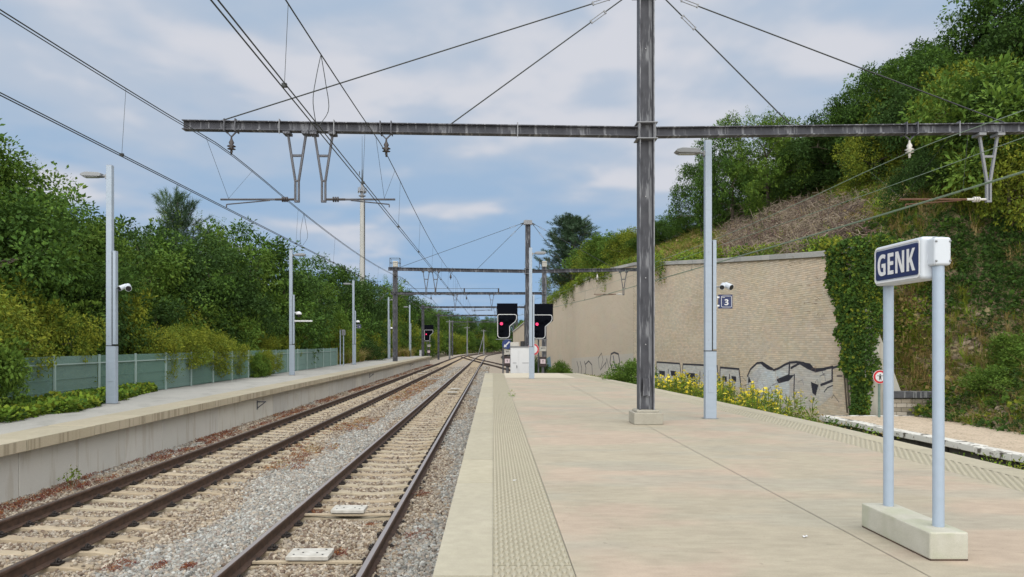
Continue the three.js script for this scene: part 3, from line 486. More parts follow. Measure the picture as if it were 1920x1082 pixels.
// low walls at the foot of the slope
{
  const t = thing('low_brick_wall', 'low brick wall with a dark concrete cap at the foot of the slope', 'wall', D(12.15, OPY - 0.3, 21.6));
  const bm = [0, 1, 2].map(i => std({ color: lin(...[[0.34, 0.30, 0.24], [0.25, 0.22, 0.17], [0.42, 0.38, 0.32]][i]), roughness: 0.95 })), B = rbox(0.3, 0.12, 0.2, 0.012, 0, 0, 0, 1);
  part('mortar', box(1.9, 0.8, 0.16, 0.6, 0.4, 0), std({ color: lin(0.16, 0.15, 0.125), roughness: 0.97 }), t);
  for (let r = 0; r < 6; r++) for (let i = 0; i < 6; i++) { if (hash(r, i, 2) < 0.05) continue; part('brick', B, bm[Math.floor(hash(r, i, 1) * 3)], t).position.set(-0.25 + i * 0.315 + (r % 2) * 0.15, 0.07 + r * 0.132, (hash(r, i, 5) - 0.5) * 0.02); }
  part('concrete_cap', metric(rbox(2.0, 0.2, 0.36, 0.02, 0.6, 0.92, 0, 1)), std({ map: steelTex, color: lin(0.9, 0.9, 0.85), roughness: 0.95 }), t);
}
{
  const t = solo('sloping_wing_wall', metric(extrude([[0, -0.4], [1.15, -0.4], [1.15, 0.5], [0.75, 1.6], [0.1, 3.3], [0, 3.3]], 0.3).translate(11.2, OPY, -21.95)), std({ map: panelTex, color: lin(0.72, 0.72, 0.68), roughness: 0.95 }), 'grey sloping concrete wing wall half hidden by ivy', 'wall');
}

// ---------------------------------------------------------------- the slope behind the wall
function slopeY(x, d) {
  const n = 0.5 * (fbm(x * 0.45, d * 0.45, 4, 61) - 0.5) + 0.16 * (fbm(x * 1.9, d * 1.9, 3, 63) - 0.5);
  const hn = OPY - 0.05 + Math.max(0, x - 12.75) * 0.88;
  if (d < 21.6) return hn + n * sstep(12.8, 14.2, x);
  const dd = Math.min(d, WEND), hw = wallTop(dd) + 0.02 + 0.47 * Math.max(0, x - wallX(dd) - 0.5);
  const h = Math.min(hw, hn + (d - 21.6) * 1.25);
  return (h > 15 ? 15 + (h - 15) * 0.15 : h) + n * sstep(0, 1.4, x - wallX(dd) - 0.4);
}
const slopeX0 = (d) => d < 21.7 ? 12.55 : mix(12.55, wallX(d) + 0.42, sstep(21.7, 22.7, d));
struct('slope', sheet(70, 150, (u, v) => { const d = v < 0.45 ? mix(3, 36, v / 0.45) : mix(36, 170, (v - 0.45) / 0.55), x0 = d < WEND ? slopeX0(d) : wallX(WEND) + 0.4, x = x0 + 60 * Math.pow(u, 1.8); return [x, slopeY(x, d), -d]; }, (p) => [p[0] * 1.25, p[2]]), M.slope, 'steep overgrown embankment rising behind the brick wall', 'slope');
// ---------------------------------------------------------------- lamp posts
function lampPost(label, x, y, d, side, scale = 1) {          // side: -1 head towards the left, 1 towards the right
  const t = thing('lamp_post', label, 'lamp post', D(x, y, d), 'platform lamp posts'); t.scale.setScalar(scale);
  part('lower_casing', metric(rbox(0.24, 1.46, 0.15, 0.008, 0, 0.73, 0)), M.lampPaint, t);
  part('access_door', rbox(0.13, 0.5, 0.012, 0.004, 0.0, 0.82, 0.078, 1), M.lampPaint, t); part('base_plate', box(0.30, 0.014, 0.21, 0, 0.008, 0), M.lampHead, t);
  const p = part('upper_post', metric(rbox(0.14, 4.56, 0.13, 0.006, -0.05, 1.455 + 2.28, 0)), M.lampPaint, t);
  part('top_cap', box(0.132, 0.012, 0.122, -0.05, 6.02, 0), M.lampHead, p);
  part('side_casing', metric(rbox(0.075, 2.36, 0.13, 0.006, 0.0825, 1.48 + 1.2, 0)), M.lampPaint, t);
  part('cable_gap', box(0.026, 2.34, 0.118, 0.0325, 1.46 + 1.18, 0), M.black, t);
  part('casing_joint', box(0.242, 0.02, 0.152, 0, 1.466, 0), M.black, t);
  part('head_arm', merge([rod(new THREE.Vector3(-0.05 + side * 0.06, 5.74, 0), new THREE.Vector3(-0.05 + side * 0.22, 5.77, 0), 0.026, 8), rbox(0.05, 0.12, 0.1, 0.01, -0.05 + side * 0.085, 5.74, 0, 1)]), M.lampHead, t);
  const prof = [[0, 0.03], [0.06, 0.055], [0.36, 0.07], [0.47, 0.045], [0.5, 0.01], [0.46, -0.02], [0.03, -0.03], [0, -0.02]];
  const h = part('lamp_head', new THREE.ExtrudeGeometry(new THREE.Shape(prof.map(q => new THREE.Vector2(q[0], q[1]))), { depth: 0.16, bevelEnabled: true, bevelSize: 0.012, bevelThickness: 0.03, bevelSegments: 3 }).translate(0, 0, -0.08), M.lampHead, t);
  h.position.set(-0.05 + side * 0.2, 5.77, 0); if (side < 0) h.rotation.y = Math.PI;
  part('lamp_glass', rbox(0.34, 0.02, 0.14, 0.008, 0.27, -0.045, 0, 1), M.lampGlass, h);
  for (const yy of [1.7, 3.6]) part('screw', cyl(0.008, 0.008, 0.006, 0, 0, 0, 6).rotateX(Math.PI / 2).translate(-0.05, yy, 0.066), M.lampHead, t);
  return t;
}
const lampBy = (px, py) => { const d = F * EYE / (py - VY); return [(px - VX) * d / F, 0, d]; };
lampPost('blue-grey lamp post with the number 3 sign, in front of the graffiti wall', ...lampBy(1331.5, 785), -1, 0.995);
lampPost('blue-grey lamp post in front of the dark mast at the platform end', ...lampBy(997, 710), 1, 1);
const LPD = (py) => F * (EYE - LPY) / (py - VY);
[[210, 757, -1, 'blue-grey lamp post on the opposite platform beside the ivy patch'], [547.5, 703.5, 1, 'blue-grey lamp post on the opposite platform with a long white bracket'], [664, 684, -1, 'blue-grey lamp post on the opposite platform with the number 1 sign'], [729.5, 673.3, 1, 'blue-grey lamp post beside the left lattice mast'], [769, 668.5, -1, 'blue-grey lamp post at the end of the opposite platform']].forEach(([px, py, s, l]) => { const d = LPD(py); lampPost(l, (px - VX) * d / F, LPY, d, s, 1.03); });

// loudspeakers, cameras and number signs fixed to the lamp posts
function loudspeakers(label, x, y, d, s = 1) {
  const t = thing('loudspeaker', label, 'loudspeaker', D(x, y, d)); t.scale.setScalar(s);
  part('mounting_arm', rod(new THREE.Vector3(-0.2, 0, 0), new THREE.Vector3(0.1, 0, 0), 0.02, 8), M.lampHead, t);
  for (const [a, ry, k] of [[0.02, -0.5, 0.85], [0.19, 0.55, 1]]) {
    const h = part('horn', new THREE.CylinderGeometry(0.095 * k, 0.082 * k, 0.24, 18).rotateX(Math.PI / 2), M.signGrey, t); h.position.set(a, 0.02, 0.05); h.rotation.set(0.42, ry, 0, 'YXZ');
    part('grille', new THREE.CylinderGeometry(0.08 * k, 0.08 * k, 0.01, 18).rotateX(Math.PI / 2).translate(0, 0, 0.122), M.black, h);
  }
}
{ const [x, , d] = lampBy(1331.5, 785); loudspeakers('pair of white drum loudspeakers above the number 3 sign', x + 0.24, EYE - (538 - VY) * d / F, d - 0.02, 0.72); }
{ const d = LPD(757); loudspeakers('pair of white drum loudspeakers on the lamp post beside the ivy', -9.92 + 0.28, EYE - (540 - VY) * d / F, d, 0.85); }
for (const [px, py, by, l] of [[560, 589, 703.5, 'white dome camera on the opposite lamp post with the long bracket'], [671, 604, 684, 'white dome camera above the number 1 sign'], [734, 616, 673.3, 'white dome camera beside the left lattice mast']]) {
  const d = LPD(by), t = thing('dome_camera', l, 'camera', at(px, py, d)); part('housing', new THREE.SphereGeometry(0.15, 14, 8, 0, 7, 0, 1.7).scale(1, 0.9, 1), M.white, t); part('dome', new THREE.SphereGeometry(0.105, 12, 8).translate(0, -0.04, 0), M.black, t); part('mounting_arm', rod(new THREE.Vector3(-0.24, 0.06, 0), new THREE.Vector3(0, 0.1, 0), 0.025, 6), M.white, t);
}
const font = await new FontLoader().loadAsync('fonts/droid/droid_sans_bold.typeface.json');
function text(str, h, depth = 0.003) { const g = new TextGeometry(str, { font, size: h, depth, curveSegments: 6, bevelEnabled: false }); g.computeBoundingBox(); const b = g.boundingBox; return g.translate(-(b.min.x + b.max.x) / 2, -(b.min.y + b.max.y) / 2, 0); }
function roundRect(w, h, r) { const s = new THREE.Shape(), x = -w / 2, y = -h / 2; s.moveTo(x + r, y); s.lineTo(x + w - r, y); s.absarc(x + w - r, y + r, r, -Math.PI / 2, 0); s.lineTo(x + w, y + h - r); s.absarc(x + w - r, y + h - r, r, 0, Math.PI / 2); s.lineTo(x + r, y + h); s.absarc(x + r, y + h - r, r, Math.PI / 2, Math.PI); s.lineTo(x, y + r); s.absarc(x + r, y + r, r, Math.PI, 1.5 * Math.PI); return s; }
const plate = (w, h, r, depth) => new THREE.ExtrudeGeometry(roundRect(w, h, r), { depth, bevelEnabled: false, curveSegments: 6 });
const ringPlate = (w, h, r, t, depth) => { const s = roundRect(w, h, r); s.holes.push(new THREE.Path(roundRect(w - 2 * t, h - 2 * t, Math.max(0.001, r - t)).getPoints(6).reverse())); return new THREE.ExtrudeGeometry(s, { depth, bevelEnabled: false, curveSegments: 6 }); };
function numberSign(label, str, pos) {
  const t = thing('track_number_sign', label, 'sign', pos);
  part('panel', box(0.30, 0.30, 0.03), M.navy, t); part('border', ringPlate(0.225, 0.245, 0.03, 0.008, 0.003).translate(0.02, 0.0, 0.0155), M.white, t);
  part('number', text(str, 0.125).translate(0.02, -0.015, 0.0155), M.white, t); part('small_word', box(0.06, 0.01, 0.003, -0.045, 0.092, 0.017), M.white, t);
  for (const s of [-1, 1]) part('clamp', box(0.05, 0.035, 0.05, -0.16, s * 0.09, 0), M.white, t);
}
{ const [x, , d] = lampBy(1331.5, 785); numberSign('dark blue track sign with a white number 3', '3', at(1360, 565.5, d - 0.05)); }
numberSign('small dark blue track sign with a white number 1', '1', at(673, 612, LPD(684)));
{ const d = LPD(703.5), a = at(553, 602, d), t = thing('sign_bracket', 'long flat white bracket standing out from the opposite lamp post', 'bracket', a); part('panel', rbox(0.86, 0.075, 0.16, 0.01, 0.42, 0, 0), M.white, t); part('clamp', box(0.06, 0.14, 0.12, 0.0, 0, 0), M.lampHead, t); }

// ---------------------------------------------------------------- the station name sign
{
  const t = thing('station_name_sign', 'white station name sign reading GENK on two round posts', 'sign', D(3.40, 0, 5.86));
  // base of mossy concrete with worn edges
  const bg = new RoundedBoxGeometry(0.29, 0.205, 1.0, 3, 0.014), bp = bg.attributes.position; for (let i = 0; i < bp.count; i++) { const q = [bp.getX(i), bp.getY(i), bp.getZ(i)], n = 0.012 * (fbm(q[0] * 14 + q[1] * 9, q[2] * 14, 3, 6) - 0.5); bp.setXYZ(i, q[0] * (1 + n), q[1] + n * 0.4, q[2]); } bg.computeVertexNormals();
  part('concrete_base', metric(bg), M.mossConcrete, t).position.set(0, 0.11, 0);
  part('base_dirt_line', metric(rbox(0.284, 0.016, 0.994, 0.004, 0, 0.008, 0, 1)), std({ map: rustTex, roughness: 0.95 }), t);  // thin dark plate added for the line of dirt round the foot
  for (const [z, h] of [[-0.39, 2.12], [0.31, 2.43]]) { const p = part('post', metric(cyl(0.041, 0.041, h - 0.2, 0.035, 0.2, z, 24)), M.postGrey, t); part('post_cap', cyl(0.042, 0.042, 0.008, 0.035, h, z, 24), M.lampHead, p); part('foot_plate', cyl(0.062, 0.06, 0.012, 0.035, 0.2, z, 16), M.lampHead, p); }
  const bx = part('sign_box', new RoundedBoxGeometry(0.165, 0.335, 0.70, 4, 0.03).translate(0.0075, 2.285, -0.07), M.signGrey, t);
  const face = (g) => g.rotateY(-Math.PI / 2).translate(-0.0765, 2.285, -0.07);
  part('face_frame', face(ringPlate(0.66, 0.30, 0.035, 0.012, 0.004)), M.white, bx);
  const np = part('name_panel', face(plate(0.615, 0.25, 0.018, 0.004)), M.navy, t);
  const tg = text('GENK', 0.135, 0.003); tg.computeBoundingBox(); const tw = tg.boundingBox.max.x - tg.boundingBox.min.x; tg.scale(0.545 / tw, 1.33, 1);
  part('lettering', tg.rotateY(-Math.PI / 2).translate(-0.0815, 2.285, -0.07), M.white, np);
  const cl = part('clamp', new RoundedBoxGeometry(0.13, 0.215, 0.13, 3, 0.02).translate(0.035, 2.325, 0.305), M.signGrey, t);
  for (const y of [2.25, 2.40]) for (const x of [-0.018, 0.088]) part('bolt', new THREE.SphereGeometry(0.009, 8, 6).translate(x, y, 0.371), M.lampHead, cl);
  part('clamp_plate', rbox(0.15, 0.235, 0.02, 0.006, 0.03, 2.32, 0.268), M.white, t);
}
// the green-posted no-entry sign at the end of the low platform
function roundSign(label, pos, r, draw, postH, postMat) {
  const t = thing('round_sign', label, 'sign', pos);
  part('post', cyl(0.035, 0.035, postH, 0, 0, 0, 10), postMat, t);
  const disc = (rad, z, m, n) => part(n, new THREE.CylinderGeometry(rad, rad, 0.008, 36).rotateX(Math.PI / 2).translate(0, postH - r * 0.75, z), m, t);
  draw(t, disc, postH - r * 0.75); return t;
}
const redPaint = std({ color: lin(0.50, 0.015, 0.025), roughness: 0.45 }), bluePaint = std({ color: lin(0.012, 0.035, 0.16), roughness: 0.45 }), greenPost = std({ map: galvTex, color: lin(0.6, 0.85, 0.72), roughness: 0.6 });
const noEntry = (t, disc, cy) => {
  disc(0.2, 0.04, M.white, 'disc'); disc(0.19, 0.045, redPaint, 'red_ring'); disc(0.135, 0.05, M.white, 'white_field');
  const k = 0.85, fig = [[-0.11, 0.045], [-0.11, 0.028], [-0.028, 0.02], [-0.032, -0.03], [-0.042, -0.115], [-0.02, -0.115], [0, -0.04], [0.02, -0.115], [0.042, -0.115], [0.032, -0.03], [0.028, 0.02], [0.11, 0.028], [0.11, 0.045]].map(q => [q[0] * k, q[1] * k]);
  part('figure', merge([extrude(fig, 0.004), new THREE.CylinderGeometry(0.02, 0.02, 0.004, 12).rotateX(Math.PI / 2).translate(0, 0.063, 0.002)]).translate(0, cy, 0.0545), M.black, t);
};
{ const d = 20.95; roundSign('round red-ringed no entry sign with a walking figure on a green post', D((1648.5 - VX) * d / F, OPY, d), 0.2, noEntry, 1.33, greenPost); }
{ const d = 41.5; roundSign('round red-ringed sign behind the lamp post at the platform end', D(2.33, -1.05, d), 0.3, (t, disc) => { disc(0.34, 0.04, M.white, 'disc'); disc(0.33, 0.045, redPaint, 'red_ring'); disc(0.24, 0.05, M.white, 'white_field'); }, 2.55, M.galv); }
// two-legged post frame with a box, behind the opposite platform
{ const d = 51, t = thing('post_frame', 'pair of pale posts carrying a small grey box beside the fence end', 'post', D((641 - VX) * d / F, LPY, d)); for (const s of [-1, 1]) part('post', cyl(0.04, 0.04, 2.5 - (s > 0 ? 0.35 : 0), s * 0.115, 0, 0, 8), M.postGrey, t); part('box', rbox(0.24, 0.36, 0.2, 0.02, 0.12, 2.32, 0), M.galv, t); part('cross_piece', box(0.34, 0.06, 0.07, 0.03, 2.52, 0), M.lampHead, t); }

// ---------------------------------------------------------------- overhead line masts
function hColumn(w, h, t = 0.02) { return merge([box(t, h, w, -w / 2 + t / 2, h / 2, 0), box(t, h, w, w / 2 - t / 2, h / 2, 0), box(w - 2 * t, h, 0.014, 0, h / 2, -0.02)]); }
function iBeam(a, b, h, w) {                                   // flanges above and below an upright web
  const u = new THREE.Vector3(0, 1, 0), off = (k) => u.clone().multiplyScalar(k), g = [];
  const piece = (dy, hh, ww) => { const v = b.clone().sub(a), q = new THREE.BoxGeometry(v.length(), hh, ww); q.rotateZ(Math.atan2(v.y, v.x)); const m = a.clone().add(b).multiplyScalar(0.5).add(off(dy)); g.push(q.translate(m.x, m.y, m.z)); };
  piece(h / 2 - 0.009, 0.018, w); piece(-h / 2 + 0.009, 0.018, w); piece(0, h - 0.036, 0.012); return metric(merge(g));
}
function dropFrame(t, x, top, bot, z, mat) {                   // the V-shaped drop bracket
  const V = (a, b) => new THREE.Vector3(a, b, z), g = [], mid = mix(top, bot, 0.7), q = mix(top, bot, 0.33);
  for (const s of [-1, 1]) g.push(bar(V(x + s * 0.185, top), V(x + s * 0.035, mid), 0.042, 0.05), bar(V(x + s * 0.035, mid), V(x + s * 0.035, bot), 0.036, 0.05), box(0.14, 0.05, 0.24, x + s * 0.19, top - 0.015, z));
  g.push(bar(V(x - 0.13, q), V(x + 0.13, q), 0.045, 0.04), box(0.1, 0.04, 0.06, x, bot, z), box(0.09, 0.03, 0.06, x, mid, z)); part('drop_bracket', merge(g), mat, t);
}
function registration(t, x0, x1, y, z, mat, pale) {            // tube from the bracket foot to the wire, with its insulator and steady arm
  const s = Math.sign(x1 - x0), V = (a, b) => new THREE.Vector3(a, b, z), g = [];
  part('registration_tube', merge([rod(V(x0 + s * 0.42, y), V(x1, y + 0.0), 0.021, 8), rod(V(x0 + s * 0.55, y - 0.02), V(x1 - s * 0.12, y - 0.1), 0.013, 6), rod(V(x1 - s * 0.12, y - 0.1), V(x1 - s * 0.12, y - 0.16), 0.012, 6)]), mat, t);
  for (let k = 0; k < 3; k++) g.push(new THREE.CylinderGeometry(0.055, 0.055, 0.022, 12).rotateZ(Math.PI / 2).translate(x0 + s * (0.2 + k * 0.045), y, z));
  g.push(rod(V(x0 + s * 0.02, y), V(x0 + s * 0.44, y), 0.024, 8)); part('insulator', merge(g), pale ? M.insulatorPale : M.insulator, t);
}
function hanger(t, x, y, z, mat = M.insulator) { part('insulator', new THREE.LatheGeometry([[0.0, 0], [0.018, 0], [0.018, 0.04], [0.03, 0.05], [0.02, 0.09], [0.085, 0.11], [0.03, 0.14], [0.09, 0.165], [0.035, 0.2], [0.055, 0.24], [0.02, 0.31], [0.014, 0.37], [0, 0.37]].map(q => new THREE.Vector2(q[0], q[1])), 14).translate(x, y, z), mat, t); part('hanger_clamp', merge([bar(new THREE.Vector3(x - 0.11, y + 0.47, z), new THREE.Vector3(x, y + 0.36, z), 0.022, 0.03), bar(new THREE.Vector3(x + 0.11, y + 0.47, z), new THREE.Vector3(x, y + 0.36, z), 0.022, 0.03), box(0.02, 0.25, 0.24, x - 0.11, y + 0.575, z), box(0.02, 0.25, 0.24, x + 0.11, y + 0.575, z)]), M.beam, t); }
const LINES = { left: -5.3, right: -2.17 };
function stayedMast(label, X, d, base, o) {
  const t = thing('catenary_mast', label, 'mast', D(0, 0, d)), top = 8.9, by = 5.9;
  part('column', metric(hColumn(0.3, top - base).translate(X, base, 0)), M.steel, t);
  part('column_cover', metric(merge([box(0.10, 0.34, 0.012, X, base + 0.72, 0.06), box(0.03, 0.36, 0.02, X - 0.055, base + 0.72, 0.075), box(0.03, 0.36, 0.02, X + 0.055, base + 0.72, 0.075)])), M.steel, t);
  part('concrete_foot', metric(merge([rbox(0.58, 0.24, 0.58, 0.02, X, base - 0.12 + 0.22, 0), rbox(0.46, 0.05, 0.46, 0.02, X, base + 0.24, 0, 1)])), M.footConcrete, t);
  for (const y of [1.6, 2.95, 4.6, 7.6]) part('bolt', new THREE.SphereGeometry(0.012, 6, 5).translate(X, y, 0.0), M.white, t);
  const V = (x, y) => new THREE.Vector3(x, y, 0);
  const xl = o.left, xr = o.right, yl = by + 0.14, yr = by + 0.1;
  part('cross_beam', iBeam(V(X - 0.16, by), V(xl, yl), 0.19, 0.19), M.beam, t); part('cross_beam', iBeam(V(X + 0.16, by - 0.005), V(xr, yr), 0.19, 0.19), M.beam, t);
  part('beam_joint', merge([box(0.42, 0.018, 0.36, X, by + 0.16, 0), box(0.42, 0.018, 0.36, X, by - 0.16, 0), box(0.014, 0.34, 0.34, X - 0.165, by, 0), box(0.014, 0.34, 0.34, X + 0.165, by, 0)]), M.galv, t);
  part('mast_head', merge([box(0.5, 0.24, 0.02, X, top - 0.12, 0.162), box(0.34, 0.02, 0.34, X, top + 0.01, 0), box(0.5, 0.24, 0.02, X, top - 0.12, -0.162)]), M.galv, t);
  const beamY = (x) => x < X ? mix(by, yl, (X - x) / (X - xl)) : mix(by, yr, (x - X) / (xr - X));
  for (const x of o.stays) {
    const s = Math.sign(x - X), a = V(X + s * 0.22, top - 0.12), b = V(x, beamY(x) + 0.11), n = b.clone().sub(a).normalize(), L = a.distanceTo(b), g = [];
    const far = Math.abs(x - X) > 4.5, k = far ? 0.55 : 0.75;
    const p0 = a.clone().addScaledVector(n, k), p1 = a.clone().addScaledVector(n, k + 0.34);
    part('stay_rod', merge([rod(a, p0, 0.013), rod(p1, b, 0.013), bar(a, a.clone().addScaledVector(n, 0.24), 0.05, 0.03)]), M.wire, t);
    const side = new THREE.Vector3(-n.y, n.x, 0).multiplyScalar(0.028);
    for (const q of [-1, 1]) g.push(rod(p0.clone().addScaledVector(side, q), p1.clone().addScaledVector(side, q), 0.009)); g.push(bar(p0.clone().addScaledVector(side, 1.4), p0.clone().addScaledVector(side, -1.4), 0.03, 0.03), bar(p1.clone().addScaledVector(side, 1.4), p1.clone().addScaledVector(side, -1.4), 0.03, 0.03));
    part('turnbuckle', merge(g), M.galv, t);
  }
  for (const [x, to, y] of o.frames) { dropFrame(t, x, beamY(x) - 0.12, y - 0.04, 0, o.pale && x > X ? M.galv : M.beam); registration(t, x, to, y, 0, x > X ? M.rustRod : M.beam, x > X); }
  for (const x of o.hang) hanger(t, x, beamY(x) - 0.575, 0, x > X ? M.insulatorPale : M.insulator);
  if (o.shackles) for (const x of o.shackles) part('shackle', merge([box(0.018, 0.3, 0.02, x, beamY(x) - 0.02, 0.112), box(0.018, 0.02, 0.24, x, beamY(x) + 0.115, 0)]), M.galv, t);
  return t;
}
stayedMast('dark weathered steel mast on a concrete foot carrying a wide cross beam', 3.1, 14.6, 0.02, { left: -6.27, right: 12.4, stays: [-5.5, -0.85, 6.05, 10.4], frames: [[-3.97, -5.52, 4.54], [-3.43, -1.98, 4.54], [10.05, 8.25, 4.54]], hang: [-5.3, -2.16, 8.45], pale: true, shackles: [-4.3, -3.2, 0.5, 9.4] });
stayedMast('dark steel mast with stay rods beside the white cabinet', 2.08, 42.7, -1.1, { left: -6.2, right: 8.6, stays: [-5.5, -0.9, 4.4, 7.2], frames: [[-3.95, -5.5, 4.54], [-3.4, -1.98, 4.54], [7.75, 6.0, 4.54]], hang: [-5.8, -2.5, 6.2] });

function latticePole(t, X, base, top, w = 0.34) {
  const g = [], h = w / 2; for (const a of [-1, 1]) for (const b of [-1, 1]) g.push(box(0.05, top - base, 0.05, X + a * h, (top + base) / 2, b * h));
  for (let y = base + 0.3, k = 0; y < top - 0.5; y += 0.5, k++) for (const b of [-1, 1]) { const s = k % 2 ? 1 : -1; g.push(bar(new THREE.Vector3(X - s * h, y, b * h), new THREE.Vector3(X + s * h, y + 0.5, b * h), 0.025, 0.012), bar(new THREE.Vector3(X + b * h, y, -s * h), new THREE.Vector3(X + b * h, y + 0.5, s * h), 0.025, 0.012)); }
  g.push(box(w - 0.08, top - base, 0.016, X, (top + base) / 2, 0)); part('lattice_column', metric(merge(g)), M.steel, t);
}
function topCage(t, X, y) { const g = []; for (const a of [-0.42, 0.42]) for (const b of [-0.4, 0.4]) g.push(box(0.035, 0.85, 0.035, X + a, y + 0.42, b)); for (const yy of [0.05, 0.45, 0.85]) for (const b of [-0.4, 0.4]) g.push(box(0.88, 0.03, 0.03, X, y + yy, b), box(0.03, 0.03, 0.8, X + b * 1.05, y + yy, 0)); part('service_cage', merge(g), M.wire, t); part('switch_box', rbox(0.42, 0.5, 0.3, 0.03, X + 0.02, y + 0.36, 0.05), M.whiteDirty, t); }
function portal(label, d, xl, xr, by, o = {}) {
  const t = thing('overhead_portal', label, 'gantry', D(0, 0, d)), V = (x, y) => new THREE.Vector3(x, y, 0);
  if (o.lattice) { latticePole(t, xl, o.leftBase, 8.4); latticePole(t, xr, -1.2, 8.4); topCage(t, xl, 8.2); topCage(t, xr, 8.2); }
  else for (const [x, b] of [[xl, o.leftBase], [xr, -1.2]]) part('column', metric(hColumn(0.3, (o.top ?? by + 0.3) - b).translate(x, b, 0)), M.steel, t);
  part('cross_beam', iBeam(V(xl - 0.4, by), V(xr + 0.2, by), 0.22, 0.2), M.beam, t);
  for (const [x, to] of o.frames ?? []) { dropFrame(t, x, by - 0.12, 4.5, 0, M.beam); registration(t, x, to, 4.54, 0, M.beam); }
  for (const x of o.hang ?? []) hanger(t, x, by - 0.575, 0);
  if (o.bus) { part('busbar', box(xr - xl - 5, 0.03, 0.03, (xl + xr) / 2 - 1.5, by + 0.42, 0), M.wire, t); for (const x of [-4.4, -1.9, 1.1]) part('insulator', cyl(0.06, 0.06, 0.34, x - 0.6, by + 0.11, 0, 8), M.insulator, t); }
}
portal('wide portal on two lattice columns with caged tops', 63, -8.54, 4.5, 6.0, { lattice: true, leftBase: LPY, frames: [[-3.3, -5.0], [-0.1, -1.9]], hang: [-5.4, -2.3], bus: true });
portal('plain steel portal beyond the end of the opposite platform', 88, -8.55, 4.0, 6.05, { leftBase: LPY, frames: [[0.3, -1.8]], hang: [-5.4, -2.2] });
portal('distant steel portal over the crossover', 114, -8.6, 3.8, 6.05, { leftBase: -1.2, frames: [[-4, -5.2]], hang: [-2.2] });
portal('farthest steel portal before the bend in the line', 146, -8.2, 4.2, 6.0, { leftBase: -1.2, frames: [], hang: [-2.2, -5.4] });

// ---------------------------------------------------------------- wires
function overheadLine(label, messX, conX, supports, endD, o = {}) {
  const t = thing('overhead_line', label, 'overhead wire'), messY = (d) => { for (let i = 0; i < supports.length - 1; i++) if (d <= supports[i + 1]) { const L = supports[i + 1] - supports[i], u = (d - supports[i]) / L; return 5.5 - 4 * u * (1 - u) * 0.4 * (L / 30) ** 2; } return 5.5; };
  const ds = steps(-8, endD, 2);
  part('messenger_wire', tube(ds.map(d => D(messX(d), messY(d), d)), 0.0085, ds.length * 2), o.mat ?? M.wire, t);
  for (const s of [-0.028, 0.028]) { const cs = steps(-8, endD, 5); part('contact_wire', tube(cs.map(d => D(conX(d) + s, 4.335, d)), o.r ?? 0.0075, cs.length * 2), o.mat ?? M.wire, t); }
  if (o.twin) part('messenger_wire', tube(ds.map(d => D(messX(d) + 0.02, messY(d) - o.twin, d)), 0.007, ds.length * 2), M.wire, t);
  if (o.aux) { const cs = steps(-8, endD, 5); part('auxiliary_wire', tube(cs.map(d => D(messX(d) + 0.03, o.aux, d)), 0.007, cs.length * 2), o.mat ?? M.wire, t); }
  for (let d = o.first ?? -3.4; d < Math.min(endD, 90); d += 4.6) { if (supports.some(s => Math.abs(s - d) < 1.6)) continue; part('dropper', merge([rod(D(messX(d), messY(d), d), D(conX(d), 4.34, d), 0.003, 4), box(0.05, 0.04, 0.04, conX(d), 4.345, -d)]), M.wire, t); }
  for (const s of supports) if (s > 0 && s < 64) { const tip = D(o.tube ? o.tube(s) : conX(s) - Math.sign(conX(s) + 3.7) * -0.0, 4.56, s); part('support_dropper', merge([rod(D(messX(s - 1.3), messY(s - 1.3), s - 1.3), tip, 0.0035, 4), rod(D(messX(s + 1.3), messY(s + 1.3), s + 1.3), tip, 0.0035, 4)]), M.wire, t); }
  for (const d of o.loops ?? []) { const y1 = messY(d), y0 = 4.34, x = messX(d); part('jumper_loop', merge([-1, 1].map(s => tube([D(x, y1, d), D(x + s * 0.035, mix(y1, y0, 0.35), d + s * 0.1), D(x + s * 0.06, mix(y1, y0, 0.7), d + s * 0.16), D(conX(d) + s * 0.02, y0 + 0.02, d)], 0.005, 14, 4))), M.wire, t); }
}
const sup = [-16, 14.6, 42.7, 63, 88, 114, 146, 180];
overheadLine('overhead wires above the track beside the panel wall', (d) => -5.3 + 0.1 * Math.sin(d / 14) * 0 + bend(d), (d) => -5.36 + bend(d), sup, 176, { loops: [20.2], twin: 0.05 });
overheadLine('overhead wires above the straight track beside the studded edge', (d) => -2.16 + bend(d), (d) => -2.2 + bend(d), sup, 176, { loops: [9.05], first: -1.6 });
{ const bx = table([[-16, 9.35], [14.6, 8.4], [42.7, 6.15], [63, 3.5], [88, 0.4]]); overheadLine('pale green overhead wires above the overgrown track bed', bx, (d) => bx(d) - 0.1, [-16, 14.6, 42.7, 63, 88], 88, { aux: 4.93, r: 0.0105, mat: M.copper, first: -1 }); }

